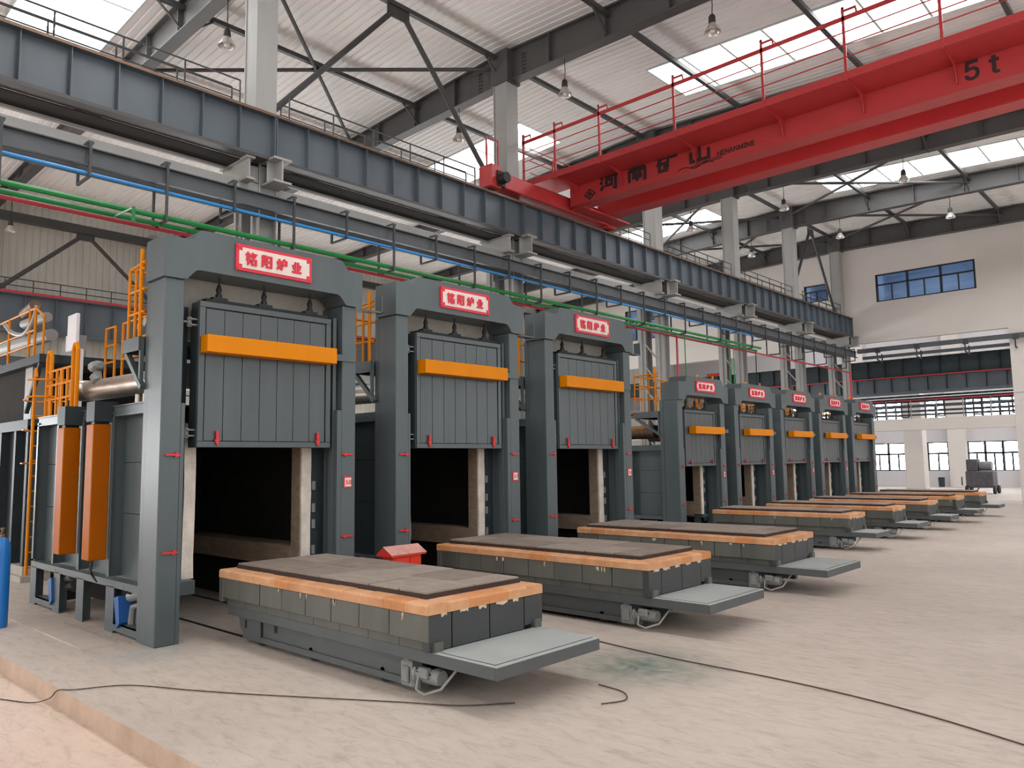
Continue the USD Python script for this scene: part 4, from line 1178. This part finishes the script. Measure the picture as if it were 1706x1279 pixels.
    gm = MB().box(mx - .03, mx + .19, my - .02, my + .14, .05, .31, c=.02).box(mx + .02, mx + .13, my - .05, my - .02, .1, .26, c=.015).tube([(mx + .05, my + .05, .31), (mx + .05, my + .05, .36)], .06, 12)
    dm = t.part('drive_gearbox', gm, 'motor_grey')
    mt = MB().tube([(mx + .19, my + .05, .2), (mx + .22, my + .05, .2), (mx + .23, my + .05, .2), (mx + .50, my + .05, .2), (mx + .54, my + .05, .2)], [.10, .10, .085, .085, .07], 14)
    for k in range(8):
        a = k * math.pi / 8
        mt.box(mx + .25, mx + .46, my + .05 - .095 * abs(math.cos(a)) - .002, my + .05 + .095 * abs(math.cos(a)) + .002, .2 + .09 * math.sin(a) - .003, .2 + .09 * math.sin(a) + .003) if k % 2 else None
    mt.box(mx + .3, mx + .44, my - .07, my - .0, .19, .29, c=.01)
    t.part('motor', mt, 'motor_grey', dm, smooth=35)
    t.part('motor_cable', MB().tube([(mx + .30, my - .05, .2), (mx + .3, my - .08, .08), (mx + .42, my - .08, .05), (mx + .6, my - .02, .12), (mx + .68, my + .1, .28), (mx + .72, my + .2, .36)], .014, 6), 'tray_top_grey', dm)
    return t


for i in range(3):
    o = 3.9 * i
    make_cart(i, -10.12, -5.86, 5.08 + o, 6.80 + o, -5.0, True)
for i in range(5):
    o = 3.39 * i
    make_cart(3 + i, -10.75, -7.05, 19.80 + o, 21.0 + o, -6.45, False)
TW = ['first', 'second', 'third', 'fourth', 'fifth', 'sixth', 'seventh', 'eighth']
for i in range(8):
    big = i < 3
    yc = 5.94 + 3.9 * i if big else 20.4 + 3.39 * (i - 3)
    g = .56 if big else .30
    t = Thing('cart_track', f'pair of dark rails set in the floor under the {TW[i]} cart from the camera', 'rails', (-9, yc, 0))
    for d in (-1, 1):
        t.part('rail', B(-14.8, -6.6 if big else -7.8, yc + d * g - .03, yc + d * g + .03, -.03, .004), 'groove_dark')

# ================================================================ OVERHEAD CRANE
t = Thing('overhead_crane', 'red double girder overhead travelling crane with walkway, spanning the hall', 'crane', (-2, 19.5, 10.2))
XE = 12.6
gx0 = -14.9
near = t.part('girder', MB().box(gx0, XE, 19.0, 19.03, 10.40, 11.35).box(gx0, XE, 19.42, 19.45, 10.40, 11.35).box(gx0 - .0, XE, 18.96, 19.50, 10.38, 10.41), 'crane_red', label='near red girder with black lettering')
t.part('top_plate', B(gx0, XE, 18.96, 19.50, 11.33, 11.36), 'rafter_grey', near)
far = t.part('girder', MB().box(gx0, XE, 20.47, 20.50, 10.40, 11.35).box(gx0, XE, 20.9, 20.93, 10.40, 11.35).box(gx0, XE, 20.43, 21.0, 10.38, 10.41), 'crane_red', label='far red girder')
t.part('top_plate', B(gx0, XE, 20.43, 21.0, 11.33, 11.36), 'rafter_grey', far)
kx = gx0 + .8
z0 = 10.56
def face_glyph(g, x, z, w, h):
    return MB().prism(glyph(g, x, z, w, h, h * .19), 'y', 18.985, 19.0)
for g, x, z in (('he', -13.72, 10.58), ('nan', -12.70, 10.59), ('kuang', -11.66, 10.60), ('shan', -10.62, 10.62)):
    t.part('character', face_glyph(g, x, z, .70, .48), 'letter_black', near)
dm = Polygon([(-14.35, 10.62), (-14.12, 10.80), (-13.89, 10.62), (-14.12, 10.44)])
lg = dm.difference(dm.buffer(-.035)).union(LineString([(-14.22, 10.57), (-14.12, 10.69), (-14.02, 10.57)]).buffer(.022)).union(LineString([(-14.12, 10.69), (-14.12, 10.53)]).buffer(.02)).union(LineString([(-14.2, 10.62), (-14.04, 10.62)]).buffer(.015))
t.part('logo', MB().prism(lg, 'y', 18.985, 19.0), 'letter_black', near, label='black diamond emblem')
t.part('lettering', text_on_y('HENANMINE', .13, -9.75, 19.0, 10.60, .012), 'letter_black', near)
t.part('lettering', text_on_y('5 t', .42, -3.74, 19.0, 10.58, .012), 'letter_black', near)
sw = LineString([(-10.95 + .1 * k, 10.50 + .05 * math.sin(k * .9)) for k in range(12)]).buffer(.012).union(LineString([(-10.6, 10.5), (-9.6, 10.53)]).buffer(.012)).union(LineString([(-10.4, 10.56), (-9.5, 10.59)]).buffer(.008))
t.part('logo', MB().prism(sw, 'y', 18.985, 19.0), 'letter_black', near, label='thin black line mark')
# walkway on the near side
wy = 17.85
wk = t.part('walkway', MB().box(-15.6, XE, wy, 18.98, 11.02, 11.05).box(-15.6, XE, wy - .015, wy + .015, 10.98, 11.17), 'crane_red', label='walkway with toe board')
t.part('tread_plate', B(-15.6, XE, wy + .02, 18.95, 11.05, 11.06), 'rafter_grey', wk)
px = [-15.85, -14.55, -12.86, -10.36, -7.83, -5.83, -3.83, -1.7, .5, 2.7, 4.9]
for x in px:
    hp = MB().box(x - .03, x + .03, wy - .03, wy + .03, 10.95, 12.72)
    hp.box(x - .02, x + .02, wy - .03, wy + .03, 12.68, 12.73).box(x - .0, x + .30, wy - .02, wy + .02, 12.62, 12.66).bar((x + .28, wy, 12.64), (x + .30, wy + .02, 12.50), .03)
    t.part('post', hp, 'crane_red', wk)
    if x > -15:
        br = [(wy + .02, 11.02), (18.98, 11.02), (18.98, 10.55), (18.93, 10.55), (18.86, 10.76), (18.72, 10.90), (18.4, 10.97)]
        t.part('bracket', MB().prism(br, 'x', x - .008, x + .008), 'crane_red', wk)
t.part('top_rail', B(-15.9, XE, wy - .03, wy + .0, 12.40, 12.50), 'crane_red', wk)
for z in (11.52, 11.82, 12.12):
    t.part('rail_rod', MB().tube([(-15.9, wy, z), (XE, wy, z)], .014, 6), 'crane_red', wk)
t.part('cross_rail', MB().tube([(-15.6, wy, 12.2), (-15.6, 20.8, 12.2)], .014, 6).tube([(-15.6, wy, 11.8), (-15.6, 20.8, 11.8)], .014, 6).tube([(-15.6, wy, 11.4), (-15.6, 20.8, 11.4)], .014, 6), 'crane_red', wk)
for y in (15.9, 16.4, 19.0, 20.3):
    t.part('post', B(-15.62, -15.58, y - .02, y + .02, 10.8, 12.1 if y > 17 else 12.0), 'crane_red', wk)
t.part('cross_rail', MB().tube([(-15.6, 15.9, 12.0), (-15.6, 16.4, 12.0)], .02, 6), 'crane_red', wk)
# end truck
et = t.part('end_truck', B(-15.5, -15.05, 15.7, 21.6, 10.32, 10.78, c=.02), 'crane_red', label='end truck riding on the runway beam')
for y in (15.55, 21.3):
    t.part('wheel_box', B(-15.55, -15.02, y - .05, y + .40, 10.24, 10.92 if y < 16 else 10.5, c=.03), 'crane_red', et)
    t.part('wheel', MB().tube([(-15.36, y + .2, 10.40), (-15.24, y + .2, 10.40)], .20, 18), 'groove_dark', et, smooth=40)
t.part('drive_motor', MB().tube([(-15.02, 15.85, 10.5), (-14.72, 15.85, 10.5)], .16, 14).box(-15.05, -14.98, 15.72, 16.05, 10.3, 10.75), 'rubber', et)
t.part('sweep_plate', MB().prism([(19.2, 10.34), (21.75, 10.34), (21.75, 10.38), (19.2, 10.40)], 'x', -15.0, -14.5), 'crane_red', et)

# ================================================================ THINGS ON THE FLOOR
t = Thing('fire_box', 'red metal box with gabled lid standing between the first two furnaces', 'box', (-9.77, 7.92, 0))
t.part('body', B(-9.91, -9.63, 7.65, 8.22, .05, .88, c=.008), 'cabinet_red')
t.part('lid', MB().prism([(-9.96, .86), (-9.58, .86), (-9.58, .885), (-9.79, 1.0), (-9.96, .885)], 'y', 7.58, 8.28), 'cabinet_red')
t.part('lid_top', MB().prism([(-9.575, .885), (-9.79, 1.004), (-9.79, 1.012), (-9.57, .892)], 'y', 7.575, 8.285), 'cabinet_roof', label='pale red lid slope')  # paler red sheet over one lid slope
for a, b in ((7.69, 7.96), (7.99, 8.19)):
    t.part('door', B(-9.63, -9.615, a, b, .12, .83, c=.004), 'cabinet_red')
t.part('foot', MB().box(-9.9, -9.64, 7.66, 7.74, 0, .05).box(-9.9, -9.64, 8.13, 8.21, 0, .05), 'cabinet_red')

t = Thing('gas_cylinder', 'blue gas cylinder standing at the left edge of the picture', 'gas cylinder', (-13.42, 3.37, 0))
t.part('body', MB().lathe([(0, 0), (.105, 0), (.115, .02), (.115, 1.12), (.112, 1.17), (.098, 1.22), (.07, 1.27), (.04, 1.30), (0, 1.30)], (-13.42, 3.37, 0), 28), 'cylinder_blue', smooth=40)
t.part('valve', MB().lathe([(.035, 1.29), (.035, 1.34), (.02, 1.345), (.02, 1.40), (.03, 1.41), (.03, 1.44), (0, 1.44)], (-13.42, 3.37, 0), 12).tube([(-13.42, 3.37, 1.37), (-13.36, 3.33, 1.37)], .014, 8), 'steel_brown', smooth=40)

t = Thing('cover_plate', 'pair of thin steel floor plates lying beside the nearest furnace', 'floor plate', (-12.4, 3.9, 0))
t.part('plate', MB().box(-12.92, -10.93, 3.66, 4.08, -.02, .022), 'floor_plate')
t.part('plate', MB().box(-13.95, -12.94, 3.66, 4.12, -.02, .012), 'floor_plate')


def spline(pts, n=8):
    P_ = np.array(pts, float)
    P_ = np.vstack([2 * P_[0] - P_[1], P_, 2 * P_[-1] - P_[-2]])
    out = []
    for i in range(1, len(P_) - 2):
        for k in range(n):
            u = k / n
            a, b, c, d = P_[i - 1:i + 3]
            out.append(.5 * ((2 * b) + (c - a) * u + (2 * a - 5 * b + 4 * c - d) * u * u + (3 * b - a - 3 * c + d) * u ** 3))
    out.append(P_[-2])
    return out


solo('floor_cable', MB().tube(spline([(-10.6, 2.3, -.175), (-9.98, 2.56, -.175), (-9.55, 2.74, -.17), (-9.3, 2.83, -.10), (-9.16, 2.87, .0), (-9.0, 2.98, .012), (-8.73, 3.41, .012), (-8.0, 3.78, .012), (-7.36, 4.13, .012), (-6.12, 4.87, .012), (-5.55, 5.2, .012), (-5.2, 5.6, .012)]), .006, 6), 'cable_brown', 'thin brown cable crossing the kerb and running under the nearest cart', 'cable')
solo('floor_cable', MB().tube(spline([(-6.3, 8.25, .012), (-6.07, 8.15, .012), (-4.9, 8.0, .012), (-3.6, 7.95, .012), (-2.45, 7.77, .012), (-1.38, 7.41, .012), (1.0, 6.4, .012)]), .007, 6), 'cable_brown', 'thin dark cable running across the open floor at the lower right', 'cable')
solo('floor_cable', MB().tube(spline([(-4.95, 6.6, .012), (-4.62, 6.55, .012), (-4.45, 6.35, .012), (-4.55, 6.1, .012)]), .006, 6), 'cable_brown', 'short curled cable end on the floor by the nearest cart', 'cable')

# ================================================================ SECOND FURNACE ROW AND THE LEFT SIDE
t = Thing('rear_furnace', 'dark grey furnace of the second row at the left edge, with platform and yellow railing', 'furnace', (-20.5, 6.6, 0))
xa, xb = -23.5, -18.45
for k, x in enumerate((-18.45, -19.3, -20.4, -21.5, -22.6)):
    t.part('post', B(x - .14, x, 5.0, 5.2, .3, 3.2), 'dark_grey')
t.part('side_panel', B(xa, xb, 5.16, 5.2, .3, 3.2), 'groove_dark')
t.part('top_beam', B(xa, xb, 4.98, 5.22, 3.12, 3.34), 'dark_grey')
t.part('base', MB().box(xa, xb + .3, 4.9, 8, 0, .12).box(xa, xb + .1, 4.98, 8, .12, .3), 'panel_dusty')
t.part('header', B(xa, -19.45, 5.2, 8.2, 3.34, 4.7), 'soot_and_shade')
t.part('pillar', B(-19.4, -18.9, 5.15, 5.4, 3.3, 4.6), 'tray_top_grey')
t.part('platform', B(xa, -17.95, 5.0, 8.3, 4.5, 4.68), 'dark_grey')
t.part('platform_brace', MB().bar((-18.0, 5.05, 4.5), (-18.85, 5.05, 3.5), .08, .08), 'dark_grey')
rl = MB()
for z in (4.95, 5.25, 5.72):
    rl.tube([(xa, 5.05, z), (-18.5, 5.05, z)], .022, 6)
for x in (-18.5, -18.9, -20.4, -22):
    rl.tube([(x, 5.05, 4.68), (x, 5.05, 5.72)], .028, 6)
rl.tube([(-18.1, 5.1, 4.68), (-18.1, 5.1, 5.5), (-18.5, 5.05, 5.72)], .024, 6)
t.part('railing', rl, 'yellow')
t.part('duct', MB().tube([(xa, 5.6, 5.4), (-19.3, 5.6, 5.3)], .14, 12).tube([(-21, 5.5, 5.75), (-19.3, 5.5, 5.7)], .11, 10), 'column_grey', smooth=40)
t.part('hose', MB().tube(spline([(-21, 5.1, 5.7), (-20.2, 5.05, 5.4), (-19.3, 5.05, 5.25), (-18.7, 5.05, 5.45), (-18.6, 5.1, 5.8)]), .05, 8), 'tray_top_grey', smooth=40)
t.part('stack', B(-19.6, -18.9, 5.9, 6.2, 4.68, 5.3), 'tray_top_grey')
t.part('roof_machinery', MB().tube([(-21, 5.5, 6.0), (-20.2, 5.5, 6.1)], .13, 12), 'steel_brown')
t = Thing('control_panel', 'white upright panel on a white post behind the nearest furnace', 'panel', (-17.5, 5.5, 0))
t.part('post', B(-17.42, -17.2, 5.44, 5.6, 0, 4.75, c=.01), 'white_plastic')
t.part('panel', B(-17.62, -17.12, 5.40, 5.48, 4.7, 5.47, c=.015), 'white_plastic')
t.part('side_box', B(-17.68, -17.62, 5.40, 5.5, 4.72, 5.05), 'white_plastic')
# ================================================================ FAR HALL
t = Thing('welding_machine', 'wheeled grey machine standing in the far hall at the right', 'machine', (-11.2, 53.6, 0))
t.part('body', B(-11.9, -10.45, 53.2, 54.4, .35, 1.35, c=.05), 'machine_grey')
t.part('control_box', B(-11.85, -11.25, 53.3, 54.1, 1.35, 2.05, c=.04), 'machine_grey')
t.part('drum', MB().tube([(-11.2, 53.7, 1.65), (-10.55, 53.7, 1.65)], .27, 16), 'motor_grey', smooth=40)
for x in (-11.85, -10.4):
    for y in (53.2, 54.3):
        t.part('wheel', MB().tube([(x - .06, y, .24), (x + .06, y, .24)], .24, 16), 'rubber', smooth=40)
t.part('tow_bar', MB().tube([(-11.2, 53.2, .4), (-11.2, 52.6, .2)], .04, 8).tube([(-12.1, 53.2, .5), (-12.1, 53.2, 1.0)], .04, 8), 'machine_grey')
solo('waste_bin', MB().lathe([(0, 0), (.2, 0), (.22, .7), (0, .7)], (-15.9, 64.0, 0), 14), 'dark_grey', 'small dark bin by the far window wall', 'bin', smooth=40)
